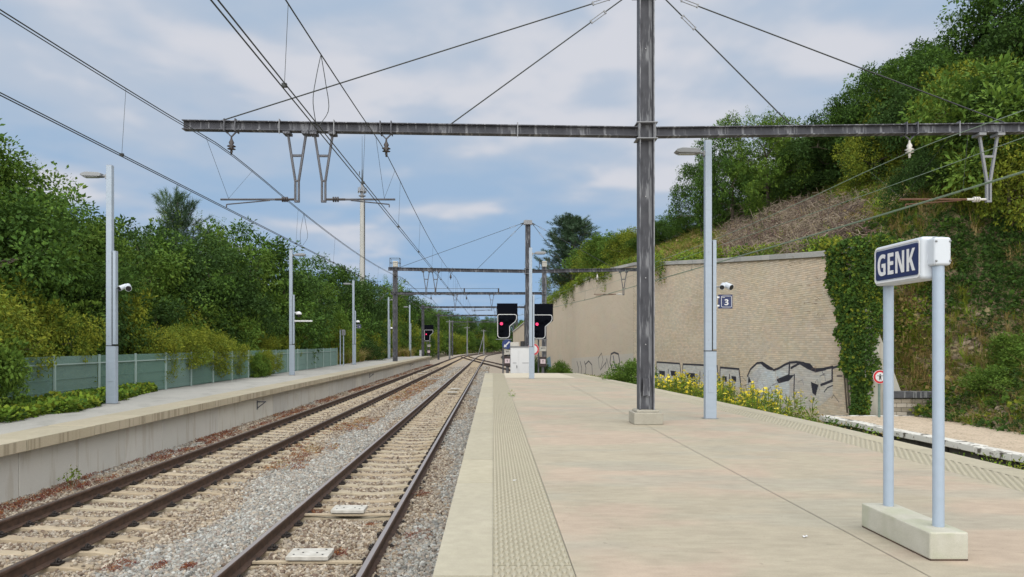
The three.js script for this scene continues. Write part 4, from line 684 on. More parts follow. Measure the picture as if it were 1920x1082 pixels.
// ---------------------------------------------------------------- signals, cabinet and boards at the end of the platform
function ribbonPath(pts, w, depth) {                            // flat band along a closed line
  const n = pts.length, o = [], i2 = []; for (let i = 0; i < n; i++) { const a = pts[(i + n - 1) % n], b = pts[(i + 1) % n], tx = b[0] - a[0], ty = b[1] - a[1], l = Math.hypot(tx, ty); const nx = ty / l, ny = -tx / l; o.push([pts[i][0] + nx * w / 2, pts[i][1] + ny * w / 2]); i2.push(new THREE.Vector2(pts[i][0] - nx * w / 2, pts[i][1] - ny * w / 2)); }
  const s = new THREE.Shape(o.map(q => new THREE.Vector2(q[0], q[1]))); s.holes.push(new THREE.Path(i2.reverse())); return new THREE.ExtrudeGeometry(s, { depth, bevelEnabled: false });
}
function rounded(poly, rs) { const n = poly.length, out = []; for (let i = 0; i < n; i++) { const p = poly[i], a = poly[(i + n - 1) % n], b = poly[(i + 1) % n], r = rs[i], da = Math.hypot(a[0] - p[0], a[1] - p[1]), db = Math.hypot(b[0] - p[0], b[1] - p[1]); const A = [mix(p[0], a[0], r / da), mix(p[1], a[1], r / da)], B = [mix(p[0], b[0], r / db), mix(p[1], b[1], r / db)]; for (let k = 0; k <= 6; k++) { const u = k / 6; out.push([(1 - u) ** 2 * A[0] + 2 * u * (1 - u) * p[0] + u * u * B[0], (1 - u) ** 2 * A[1] + 2 * u * (1 - u) * p[1] + u * u * B[1]]); } } return out; }
const glow = new THREE.MeshStandardMaterial({ color: lin(0.3, 0.01, 0.03), emissive: lin(0.62, 0.02, 0.10), emissiveIntensity: 0.6, roughness: 0.4 });
function signal(label, x, d, base, headY, o = {}) {
  const t = thing('railway_signal', label, 'signal', D(x, 0, d)), k = o.scale ?? 1, W = 1.28, Hh = 2.19; 
  for (const s of [-0.16, 0.16]) part('post', metric(box(0.09, headY - base, 0.12, s * k - 0.1 * k, (headY + base) / 2, -0.1)), M.steel, t);
  const h = new THREE.Group(); h.name = 'signal_head'; h.position.set(-W / 2 * k, headY, 0); h.scale.setScalar(k); t.add(h);
  part('backboard', extrude([[0, 0], [0.82, 0], [0.82, 0.76], [1.28, 1.14], [1.28, Hh], [0, Hh]], 0.05, 0.004), M.signalBlack, h);
  part('white_outline', ribbonPath(rounded([[0.045, 0.04], [0.79, 0.04], [0.79, 0.77], [1.225, 1.13], [1.225, 1.5], [0.045, 1.5]], [0.22, 0.22, 0.06, 0.18, 0.16, 0.12]), 0.042, 0.006).translate(0, 0, 0.056), M.white, h);
  for (const [a, b, lit] of [[0.28, 0.92, 1], [0.28, 1.26, 0], [0.9, 1.22, 0], [0.28, 0.56, 0], [0.28, 0.28, 0], [0.6, 1.1, 0]]) { const l = part('lens', new THREE.CylinderGeometry(lit ? 0.095 : 0.075, 0.09, 0.03, 18).rotateX(Math.PI / 2).translate(a, b, 0.068), lit ? glow : M.signalBlack, h); part('hood', new THREE.CylinderGeometry(0.115, 0.115, 0.14, 14, 1, true, 0, Math.PI).rotateZ(0).rotateY(-Math.PI / 2).rotateX(-Math.PI / 2 + Math.PI).translate(a, b + 0.0, 0.13), M.signalBlack, l); }
  part('walkway', box(1.0 * k, 0.04, 0.5, -0.2 * k, headY - 0.05, -0.2), M.galv, t);
  if (o.arrow) { const a = new THREE.Group(); a.name = 'arrow_sign'; a.position.set(-0.02, headY - 0.36, 0.1); t.add(a); part('disc', new THREE.CylinderGeometry(0.3, 0.3, 0.01, 32).rotateX(Math.PI / 2), bluePaint, a); part('arrow', extrude([[-0.19, -0.19], [0.0, -0.17], [-0.055, -0.115], [0.19, 0.13], [0.13, 0.19], [-0.115, -0.055], [-0.17, 0.0]], 0.006).translate(0, 0, 0.006), M.white, a); }
  const y1 = o.arrow ? headY - 0.86 : headY - 0.62, pl = part('number_plate', rbox(0.4, 0.3, 0.02, 0.005, 0.02, y1, 0.08), M.whiteDirty, t);
  part('lettering', merge([text(o.arrow ? 'MX5' : 'MXCH', 0.085).scale(0.85, 1, 1).translate(0.02, y1 + 0.05, 0.0905)]), M.black, pl);
  const y2 = headY - 1.42; part('box', rbox(0.4, 0.62, 0.26, 0.02, 0.0, y2, 0.06), std({ color: lin(0.05, 0.035, 0.035), roughness: 0.7 }), t);
  const tp = part('letter_plate', rbox(0.31, 0.28, 0.012, 0.004, 0.0, y2 + 0.02, 0.2), std({ color: lin(0.66, 0.55, 0.58), roughness: 0.5 }), t); part('lettering', text('T', 0.14).translate(0, y2 + 0.02, 0.207), M.black, tp);
  part('box_post', box(0.14, y2 - 0.3 - base, 0.12, 0, (y2 - 0.3 + base) / 2, 0.05), M.steel, t);
}
signal('black railway signal showing red above a blue arrow disc', 0.9, 45, -1.1, 1.93, { arrow: true });
signal('black railway signal showing red in front of the brick wall', 3.12, 45, -1.1, 1.9);
signal('small black signal showing red at the end of the opposite platform', -8.35, 94, -1.2, 1.95, { scale: 0.95 });
{ // cabinet
  const t = thing('electrical_cabinet', 'tall white electrical cabinet beside the mast at the platform end', 'cabinet', D(1.66, -1.12, 41.6));
  part('body', rbox(1.28, 2.52, 0.6, 0.02, 0, 1.26, 0), M.white, t); for (const [x, w] of [[-0.41, 0.42], [0.22, 0.76]]) { const dr = part('door', rbox(w, 2.3, 0.02, 0.006, x, 1.28, 0.308), M.white, t); part('handle', box(0.03, 0.16, 0.03, x + w * 0.3, 1.4, 0.33), M.black, dr); part('vent', box(w * 0.5, 0.03, 0.012, x, 1.62, 0.322), M.galv, dr); }
  part('roof', box(1.34, 0.05, 0.68, 0, 2.545, 0), M.galv, t); part('roof_box', rbox(0.5, 0.24, 0.4, 0.02, -0.4, 2.69, 0), M.whiteDirty, t); part('roof_unit', rbox(0.22, 0.3, 0.3, 0.02, 0.05, 2.72, 0), M.black, t);
}
{ const t = thing('relay_box', 'small white relay box beside the distant signal', 'cabinet', D(-8.85, LPY, 89)); part('body', rbox(0.42, 0.75, 0.4, 0.03, 0, 0.37, 0), M.white, t); part('lid', box(0.46, 0.04, 0.44, 0, 0.76, 0), M.galv, t); }
// mast of the radio tower far behind the trees
{
  const t = thing('radio_tower', 'tall slim concrete radio tower with an aerial behind the trees', 'tower', D((679 - VX) * 250 / F, -1.4, 250)), y = (py) => EYE - (py - VY) * 250 / F + 1.4;
  part('shaft', metric(cyl(0.95, 0.72, y(372), 0, 0, 0, 20), 0.3), std({ map: panelTex, color: lin(0.66, 0.68, 0.70), roughness: 0.9 }), t); part('cable_run', box(0.28, y(372), 0.28, 0.86, y(372) / 2, 0), M.black, t);
  part('aerial_platform', merge([cyl(1.5, 1.5, 0.25, 0, y(360), 0, 16), cyl(1.2, 1.2, 0.25, 0, y(368), 0, 16), cyl(0.55, 0.5, y(345) - y(372), 0, y(372), 0, 10), ...[0, 1, 2, 3, 4, 5].map(i => box(0.3, 2.0, 0.2, 1.35 * Math.cos(i * 1.047), y(357), 1.35 * Math.sin(i * 1.047)))]), M.galv, t);
  part('aerial', merge([cyl(0.3, 0.16, y(318) - y(345), 0, y(345), 0, 8), cyl(0.1, 0.04, y(255) - y(318), 0, y(318), 0, 6), box(0.25, 1.4, 0.25, -0.9, y(325), 0)]), M.wire, t);
}
// plain poles by the far bend
for (const [px, top, d] of [[876, 612, 150], [907, 618, 165], [843, 600, 120]]) { const a = at(px, top, d), t = thing('line_pole', d < 130 ? 'thin grey pole at the edge of the trees by the far track' : d < 160 ? 'pale wooden pole in front of the far trees' : 'pale wooden pole with a leaning strut near the bend', 'pole', D(a.x, -1.2, d)); part('pole', cyl(0.16, 0.11, a.y + 1.2, 0, 0, 0, 8), M.galv, t); part('cross_arm', box(1.2, 0.1, 0.1, 0, a.y + 0.9, 0), M.galv, t); if (d > 160) part('strut', rod(new THREE.Vector3(-1.3, 0, 0), new THREE.Vector3(0, a.y, 0), 0.1), M.galv, t); }
// ---------------------------------------------------------------- fence behind the opposite platform
{
  const X = -11.2, pitch = 2.08, d0 = 18.35 - pitch, bars = [], H = 1.25;
  for (let i = 0; i < 52; i++) bars.push(box(0.006, H - 0.03, 0.021, 0, H / 2 + 0.01, -0.03 - i * (pitch - 0.06) / 51.5));
  for (const y of [0.06, 0.35, 0.65]) bars.push(box(0.012, 0.012, pitch - 0.05, 0.01, y, -pitch / 2));
  const meshG = merge(bars), railG = box(0.035, 0.035, pitch - 0.05, 0.03, H * 0.83, -pitch / 2), postG = rbox(0.055, H + 0.02, 0.055, 0.006, 0.03, (H + 0.02) / 2, 0, 1);
  const panels = [[0.16, 0.27, 0.24], [0.13, 0.235, 0.20], [0.18, 0.285, 0.26]].map(c => std({ color: lin(...c), roughness: 0.6, metalness: 0.1 }));
  const f = thing('mesh_fence', 'grey-green fine mesh fence behind the opposite platform', 'fence', D(X, LPY - 0.01, d0));
  for (let i = 0; i < 17; i++) { for (const [n, g, m] of [['post', postG, M.fencePost], ['mesh_panel', meshG, M.fenceMesh], ['rail', railG, M.fencePost]]) part(n, g, n === 'mesh_panel' ? panels[Math.floor(hash(i, 3, 3) * 3)] : m, f).position.set(n === 'mesh_panel' ? (hash(i, 4, 4) - 0.5) * 0.02 : 0, 0, -i * pitch); }
  part('post', postG, M.fencePost, f).position.z = -17 * pitch;
}

// ---------------------------------------------------------------- leaves
// a spray of small folded leaves round a twig
function spray(n, R, L, W, seed, flat = 0) {
  const r = rng(seed), pos = [], v = new THREE.Vector3(), dir = new THREE.Vector3(), sd = new THREE.Vector3(), up = new THREE.Vector3();
  for (let i = 0; i < n; i++) {
    v.set(r() - 0.5, (r() - 0.5) * (1 - flat * 0.7), r() - 0.5).normalize().multiplyScalar(R * Math.cbrt(0.15 + 0.85 * r())); if (flat) v.y *= 1 - flat * 0.6;
    dir.copy(v).normalize().add(new THREE.Vector3(r() - 0.5, r() - 0.55, r() - 0.5).multiplyScalar(1.2)).normalize();
    up.set((r() - 0.5) * 1.3, 1, (r() - 0.5) * 1.3).normalize(); sd.crossVectors(dir, up).normalize(); up.crossVectors(sd, dir);
    const k = 0.7 + 0.6 * r(), a = v.clone(), b = v.clone().addScaledVector(dir, L * k), m = v.clone().addScaledVector(dir, L * k * 0.48), l = m.clone().addScaledVector(sd, W * k * 0.5).addScaledVector(up, W * 0.16), q = m.clone().addScaledVector(sd, -W * k * 0.5).addScaledVector(up, W * 0.16);
    for (const p of [a, q, b, a, b, l]) pos.push(p.x, p.y, p.z);
  }
  const g = new THREE.BufferGeometry(); g.setAttribute('position', new THREE.Float32BufferAttribute(pos, 3)); g.computeVertexNormals(); return g;
}
function needleSpray(seed) {                                   // pine tuft
  const r = rng(seed), pos = []; for (let i = 0; i < 60; i++) { const t = r(), a = new THREE.Vector3(0, t * 0.5, 0), d = new THREE.Vector3(r() - 0.5, 0.25 + 0.5 * r(), r() - 0.5).normalize(), s = new THREE.Vector3(r() - 0.5, r() - 0.5, r() - 0.5).cross(d).normalize().multiplyScalar(0.009), b = a.clone().addScaledVector(d, 0.17 + 0.1 * r()); pos.push(...a.clone().add(s).toArray(), ...a.clone().sub(s).toArray(), ...b.toArray()); }
  const g = new THREE.BufferGeometry(); g.setAttribute('position', new THREE.Float32BufferAttribute(pos, 3)); g.computeVertexNormals(); return g;
}
function bladeTuft(n, h, w, seed, spread = 0.5) {              // grass: bent narrow blades
  const r = rng(seed), pos = []; for (let i = 0; i < n; i++) { const a = r() * 6.28, o = new THREE.Vector3(Math.cos(a), 0, Math.sin(a)), s = new THREE.Vector3(-o.z, 0, o.x).multiplyScalar(w / 2), hh = h * (0.5 + 0.7 * r()), p0 = o.clone().multiplyScalar(0.06 * r()), p1 = p0.clone().addScaledVector(o, hh * spread * 0.3 * r()).add(new THREE.Vector3(0, hh * 0.55, 0)), p2 = p1.clone().addScaledVector(o, hh * spread * (0.3 + r())).add(new THREE.Vector3(0, hh * (0.45 - 0.35 * r()), 0)); for (const p of [p0.clone().add(s), p0.clone().sub(s), p1.clone().sub(s), p0.clone().add(s), p1.clone().sub(s), p1.clone().add(s), p1.clone().add(s), p1.clone().sub(s), p2]) pos.push(p.x, p.y, p.z); }
  const g = new THREE.BufferGeometry(); g.setAttribute('position', new THREE.Float32BufferAttribute(pos, 3)); g.computeVertexNormals(); return g;
}
function twigTangle(n, R, seed) { const r = rng(seed), g = []; for (let i = 0; i < n; i++) { const a = new THREE.Vector3(r() - 0.5, (r() - 0.5) * 0.5, r() - 0.5).multiplyScalar(R * 1.4), b = a.clone().add(new THREE.Vector3(r() - 0.5, (r() - 0.3) * 0.7, r() - 0.5).multiplyScalar(R * 1.6)); g.push(new THREE.CylinderGeometry(0.005, 0.013, a.distanceTo(b), 3, 1, true).applyQuaternion(new THREE.Quaternion().setFromUnitVectors(new THREE.Vector3(0, 1, 0), b.clone().sub(a).normalize())).translate((a.x + b.x) / 2, (a.y + b.y) / 2, (a.z + b.z) / 2)); } return merge(g); }
const SPRAY = [spray(44, 0.34, 0.10, 0.06, 1), spray(48, 0.37, 0.09, 0.05, 2), spray(40, 0.31, 0.115, 0.065, 3)], BIG = [spray(30, 0.36, 0.15, 0.085, 11), spray(34, 0.38, 0.13, 0.075, 12)], SMALL = [spray(30, 0.24, 0.085, 0.05, 4), spray(34, 0.26, 0.075, 0.042, 5)], IVY = [spray(16, 0.17, 0.10, 0.10, 6, 0.3), spray(18, 0.19, 0.09, 0.09, 7, 0.3)], TINY = [spray(26, 0.07, 0.03, 0.018, 8), spray(30, 0.08, 0.026, 0.016, 9)];
const GREEN = { dark: [[0.026, 0.054, 0.013], [0.032, 0.064, 0.015], [0.036, 0.072, 0.015]], mid: [[0.04, 0.082, 0.014], [0.056, 0.105, 0.016], [0.034, 0.07, 0.014]], fresh: [[0.066, 0.115, 0.017], [0.078, 0.125, 0.018], [0.058, 0.108, 0.017]], gold: [[0.115, 0.142, 0.015], [0.145, 0.162, 0.018], [0.085, 0.122, 0.016]], lime: [[0.125, 0.195, 0.02], [0.10, 0.17, 0.022], [0.155, 0.215, 0.026]], straw: [[0.36, 0.27, 0.11], [0.30, 0.22, 0.085], [0.42, 0.33, 0.15]], rust: [[0.30, 0.12, 0.045], [0.22, 0.085, 0.04], [0.36, 0.17, 0.06]], red: [[0.20, 0.06, 0.045], [0.15, 0.05, 0.04], [0.24, 0.095, 0.06]] };
const _c = new THREE.Color();
function pick(r, names) { const a = GREEN[names[Math.floor(r() * names.length)]], q = a[Math.floor(r() * a.length)], k = (0.82 + 0.36 * r()) * (a === GREEN.straw || a === GREEN.rust || a === GREEN.red ? 1 : 1.5); return _c.setRGB(q[0] * k, q[1] * k, q[2] * k).clone(); }

function tree(name, o) {                                       // o: lobes [[x, y, z, r, squash]], sprays, tints by clump
  const g = new THREE.Group(); g.name = name; const r = rng(o.seed), limbs = [], V = (a, b, c) => new THREE.Vector3(a, b, c);
  const stem = (a, b, r0, r1) => { const v = b.clone().sub(a); limbs.push(new THREE.CylinderGeometry(r1, r0, v.length(), 7, 1, true).applyQuaternion(new THREE.Quaternion().setFromUnitVectors(V(0, 1, 0), v.clone().normalize())).translate((a.x + b.x) / 2, (a.y + b.y) / 2, (a.z + b.z) / 2)); };
  const fork = V((r() - 0.5) * 0.3, o.height * 0.3, (r() - 0.5) * 0.3), topP = V((r() - 0.5) * 0.5, o.height * 0.72, (r() - 0.5) * 0.5), tr = o.trunk ?? 0.16;
  stem(V(0, -0.3, 0), fork, tr, tr * 0.75); stem(fork, topP, tr * 0.75, tr * 0.3);
  for (const l of o.lobes) { const a = fork.clone().lerp(topP, clamp((l[1] - fork.y) / (topP.y - fork.y) - 0.3)), c = V(l[0], l[1], l[2]), m = a.clone().lerp(c, 0.5).add(V(0, l[3] * 0.15, 0)); stem(a, m, tr * 0.4, tr * 0.26); stem(m, c, tr * 0.26, tr * 0.1); for (let k = 0; k < 4; k++) stem(c, c.clone().add(V(r() - 0.5, r() - 0.3, r() - 0.5).normalize().multiplyScalar(l[3] * 0.85)), tr * 0.1, tr * 0.03); }
  part('trunk', metric(merge(limbs)), M.bark, g);
  const area = o.lobes.map(l => l[3] * l[3]), tot = area.reduce((a, b) => a + b), kinds = o.sprays, lists = kinds.map(() => []);
  o.lobes.forEach((l, li) => {
    const n = Math.round(o.count * area[li] / tot);
    const pads = []; for (let k = 0; k < (o.pads ?? 13); k++) { const d = V(r() - 0.5, r() - 0.42, r() - 0.5).normalize(), lump = 0.72 + 0.5 * r(); pads.push([l[0] + d.x * l[3] * lump, l[1] + d.y * l[3] * lump * (l[4] ?? 0.9), l[2] + d.z * l[3] * lump, l[3] * (0.24 + 0.18 * r()), hash(k + li * 31, o.seed, 3)]); }
    for (let i = 0; i < n; i++) {                               // leaves hang in pads at the ends of the boughs, with gaps between
      const pad = pads[Math.floor(r() * pads.length)], e = V(r() - 0.5, r() - 0.5, r() - 0.5).normalize().multiplyScalar(Math.cbrt(r()) * pad[3]), p = V(pad[0] + e.x * 1.25, pad[1] + e.y * 0.72, pad[2] + e.z * 1.25);
      if (p.y < (o.floor ?? 0.2)) continue;
      let inside = 0; o.lobes.forEach((m, mi) => { if (mi !== li && Math.hypot(p.x - m[0], (p.y - m[1]) / (m[4] ?? 0.9), p.z - m[2]) < m[3] * 0.55) inside = 1; }); if (inside && r() < 0.85) continue;
      const tint = o.tints;                                  // one leaf colour for the whole plant
      lists[Math.floor(r() * kinds.length)].push({ m: place(p.x, p.y, p.z, (r() - 0.5) * 1.4, r() * 6.3, (r() - 0.5) * 1.4, 0.75 + 0.55 * r()), c: pick(r, tint) });
    }
    // thin shoots breaking the outline
    for (let i = 0; i < n * 0.03; i++) { const d = V(r() - 0.5, r() * 0.9, r() - 0.5).normalize(), base = l[3] * 0.95, len = 0.25 + 0.55 * r(); for (let k = 0; k < 3; k++) { const rad = base + len * k / 3 * 1.2; lists[Math.floor(r() * kinds.length)].push({ m: place(l[0] + d.x * rad, l[1] + d.y * rad * (l[4] ?? 0.9), l[2] + d.z * rad, r(), r() * 6, r(), 0.5 - 0.1 * k), c: pick(r, o.tints) }); } }
  });
  const crown = new THREE.Group(); crown.name = 'crown'; g.add(crown); lists.forEach((l, i) => instanced('leaves', kinds[i], o.mat ?? M.leafThin, l, crown));
  return g;
}
function lobes(seed, H, R, n, low = 0.3, k = 1) { const r = rng(seed), a = []; for (let i = 0; i < n; i++) { const u = (i + 0.5) / n, y = mix(low, 0.9, u) * H, w = R * (0.92 * Math.sin(Math.PI * clamp(0.18 + u * 0.78)) + 0.05), an = i * 2.4 + r(); a.push([Math.cos(an) * w * (0.5 + 0.5 * r()), y + (r() - 0.5) * 0.4, Math.sin(an) * w * (0.5 + 0.5 * r()), R * (0.34 + 0.28 * r()) * k * (u > 0.85 ? 0.75 : 1), 0.85 + 0.3 * r()]); } return a; }
const deep = ['dark'], leafy = ['mid'], fresh = ['fresh'], yellow = ['gold'];
const proto = {
  oak: [1, 2, 3].map(k => tree('broadleaf_tree', { seed: 200 + k, height: 7, lobes: lobes(300 + k, 7, 2.7, 9, 0.2), count: 800, sprays: BIG, tints: [leafy, deep, fresh][k - 1] })),
  near: [1, 2].map(k => tree('broadleaf_tree', { seed: 210 + k, height: 7, lobes: lobes(310 + k, 7, 2.7, 10, 0.2), count: 1250, sprays: [SPRAY[0], SPRAY[1]], tints: [leafy, fresh][k - 1] })),
  bush: [1, 2, 3].map(k => tree('shrub', { seed: 220 + k, height: 2.2, trunk: 0.06, lobes: lobes(320 + k, 2.2, 1.35, 7, 0.25), count: 470, floor: 0.02, sprays: k === 2 ? [SMALL[0], SPRAY[2]] : [SMALL[0], SMALL[1]], tints: [yellow, fresh, deep][k - 1] })),
  tall: [1, 2].map(k => tree('broadleaf_tree', { seed: 240 + k, height: 6.5, lobes: lobes(340 + k, 6.5, 3.0, 9, 0.16), count: 850, sprays: BIG, tints: [deep, leafy][k - 1] })),
};
{ // pine: whorls of tufted branches
  const mk = (seed, H, R, n, tufts) => { const g = new THREE.Group(); g.name = 'pine_tree'; const r = rng(seed), limbs = [cyl(0.2, 0.03, H, 0, -0.3, 0, 7)], l = []; for (let i = 0; i < n; i++) { const u = Math.pow(i / n, 0.9), y = mix(0.18, 0.985, u) * H, len = R * (1.02 - u * 0.78) * (0.45 + 0.85 * r()), a = i * 2.4, tip = new THREE.Vector3(Math.cos(a) * len, y + len * 0.28, Math.sin(a) * len), b = new THREE.Vector3(0, y, 0); limbs.push(rod(b, tip, 0.022, 4)); for (let k = 0; k < tufts; k++) { const t = 0.25 + 0.78 * r(), p = b.clone().lerp(tip, t).add(new THREE.Vector3((r() - 0.5) * 0.55, (r() - 0.3) * 0.3, (r() - 0.5) * 0.55)); const q = [0.04, 0.082, 0.036], kk = 0.75 + 0.6 * r(); l.push({ m: place(p.x, p.y, p.z, Math.sin(a) * 0.7 + (r() - 0.5) * 0.6, r() * 6, -Math.cos(a) * 0.7 + (r() - 0.5) * 0.6, 0.9 + 0.6 * r()), c: _c.setRGB(q[0] * kk, q[1] * kk, q[2] * kk).clone() }); } } part('trunk', metric(merge(limbs)), M.bark, g); const crown = new THREE.Group(); crown.name = 'crown'; g.add(crown); instanced('needles', needleSpray(seed), M.leaf, l, crown); return g; };
  proto.pine = [mk(61, 10, 2.4, 50, 10), mk(62, 10, 3.2, 90, 17)];
}
function plant(p, label, category, x, y, d, s, turn, group, sy = s) { const c = p.clone(); c.name = numbered(p.name); c.position.set(x, y, -d); c.scale.set(s, sy, s); c.rotation.y = turn; tag(c, label, category, group); scene.add(c); return c; }

// trees along the left, by the outline they make above the fence
{
  const r = rng(91), top = [[-190, 120, 14.5], [-60, 190, 14], [30, 300, 14], [105, 352, 13.8], [170, 372, 14.2], [240, 395, 14], [300, 418, 14], [350, 405, 14.3], [400, 385, 14.4], [455, 392, 14.6], [500, 450, 14], [550, 478, 14], [600, 462, 14.3], [645, 485, 14.2], [690, 505, 14], [725, 520, 14], [762, 535, 14], [800, 562, 14.5], [826, 575, 15]];
  top.forEach(([px, py, X0], i) => { const X = X0 + 0.6 + 1.6 * hash(i, 7, 2), d = X * F / (VX - px), h = EYE - (py - VY) * d / F + 1.2; plant(d < 27 ? proto.near[i % 2] : proto.oak[i % 3], d < 27 ? 'leafy tree overhanging the near end of the mesh fence' : i % 3 === 1 ? 'darker green tree in the row behind the mesh fence' : 'fresh green leafy tree in the row behind the mesh fence', 'tree', -X, -1.2, d, mix(0.9, 1.02, r()) * clamp(h / 7.6, 0.85, 1.6), r() * 6, 'trees behind the fence', h / 8.1); });
  for (let i = 0; i < 15; i++) { const d = 20 + i * 7.5 + r() * 3, X = 18 + r() * 3; plant(proto.tall[i % 2], 'taller green tree standing in the second row behind the fence', 'tree', -X, -1.2, d, 1.15 + 0.2 * r(), r() * 6, 'second row of trees', (0.8 + 0.2 * r()) * (d > 35 ? 1.12 : 0.9)); }
  { const d = 38.6; plant(proto.pine[0], 'spiky bluish pine top rising out of the broadleaf trees', 'tree', (331 - VX) * d / F, -1.2, d, 1.1, 1, null, (EYE - (356 - VY) * d / F + 1.2) / 10.6); }
  for (let i = 0; i < 34; i++) { const d = 11 + i * 2.3 + r() * 1.2, X = 13.5 + r() * 0.8; plant(proto.bush[i % 3], ['yellow-green', 'mid green', 'dark green'][i % 3] + ' leafy shrub filling the strip just behind the fence', 'shrub', -X, -0.8, d, 1.05 + 0.3 * r(), r() * 6, 'shrubs behind the fence', 1.3 + 0.6 * r()); }
  // yellow-green shrubs that lean over the fence
  [[-6, 15.4, 1.2, 1.3, -12.2], [-6, 17.6, 0.9, 1.0, -12.4], [0, 20.2, 0.8, 1.0, -12.5], [1, 25.0, 0.8, 0.8, -12.25], [1, 27.6, 0.85, 0.8, -12.1], [3, 26.3, 0.7, 0.75, -11.7], [5, 28.8, 0.7, 0.7, -11.6], [2, 31.2, 0.6, 0.6, -11.65], [2, 29.8, 0.75, 0.75, -11.9], [1, 37.4, 0.75, 0.8, -12.3], [1, 42, 0.6, 0.7, -12.3], [4, 46, 0.6, 0.7, -12.4]].forEach(([t, d, s, sy, x]) => plant(proto.bush[0], 'yellow-green shrub leaning over the top of the mesh fence', 'shrub', x, 0.35, d, s, t + d, 'shrubs leaning over the fence', sy));
  [[-11.2, 13.6, 0.9], [-11.3, 15.2, 0.75], [-10.95, 35.3, 0.4], [-11.0, 33.5, 0.36], [-11.0, 34.4, 0.42]].forEach(([x, d, s], i) => plant(proto.bush[i % 2], d < 20 ? 'bright leafy shrub on the platform side at the near end of the fence' : 'small shrub growing against the fence beside the second opposite lamp post', 'shrub', x, LPY - 0.05, d, s, d, d < 20 ? 'shrubs at the fence end' : 'shrubs by the lamp post', s * 1.3));
  // past the fence end: low scrub and far trees
  for (let i = 0; i < 16; i++) { const d = 56 + i * 5 + r() * 2; plant(proto.bush[i % 3], 'low scrub bush beyond the end of the fence', 'shrub', -12.2 - r() * 1.5, -1.0, d, 1.2 + 0.5 * r(), r() * 6, 'scrub beyond the fence', 1.3 + r()); }
  for (let i = 0; i < 12; i++) { const d = 100 + i * 13 + r() * 5, x = -12.5 - r() * 3 + bend(d) * 0.9; plant(proto.bush[i % 3], 'rounded bush at the edge of the far line', 'shrub', x, -1.2, d, 1.8 + r(), r() * 6, 'bushes by the far line', 2 + r()); }
  for (let i = 0; i < 11; i++) { const d = 150 + i * 10, x = -15 - r() * 5 + bend(d) * 0.85; plant(proto.oak[i % 3], 'green tree lining the far bend of the railway', 'tree', x, -1.2, d, 1.3 + 0.3 * r(), r() * 6, 'trees at the far bend', 1.35 + 0.25 * r()); }
  for (let i = 0; i < 16; i++) { const x = -26 + i * 4.2 + r() * 2, d = 276 + r() * 30; plant(proto.tall[i % 2], 'dark green tree closing the view at the end of the line', 'tree', x, -1.2, d, 1.5 + 0.4 * r(), r() * 6, 'trees at the end of the line', 1.55 + 0.35 * r()); }
  for (let i = 0; i < 9; i++) { const d = 135 + i * 15, x = 9 + r() * 4 + bend(d); plant(proto.tall[i % 2], 'green tree beyond the far end of the brick wall', 'tree', x, -1.0, d, 1.2 + 0.3 * r(), r() * 6, 'trees beyond the wall', 1.25 + 0.3 * r()); }
}
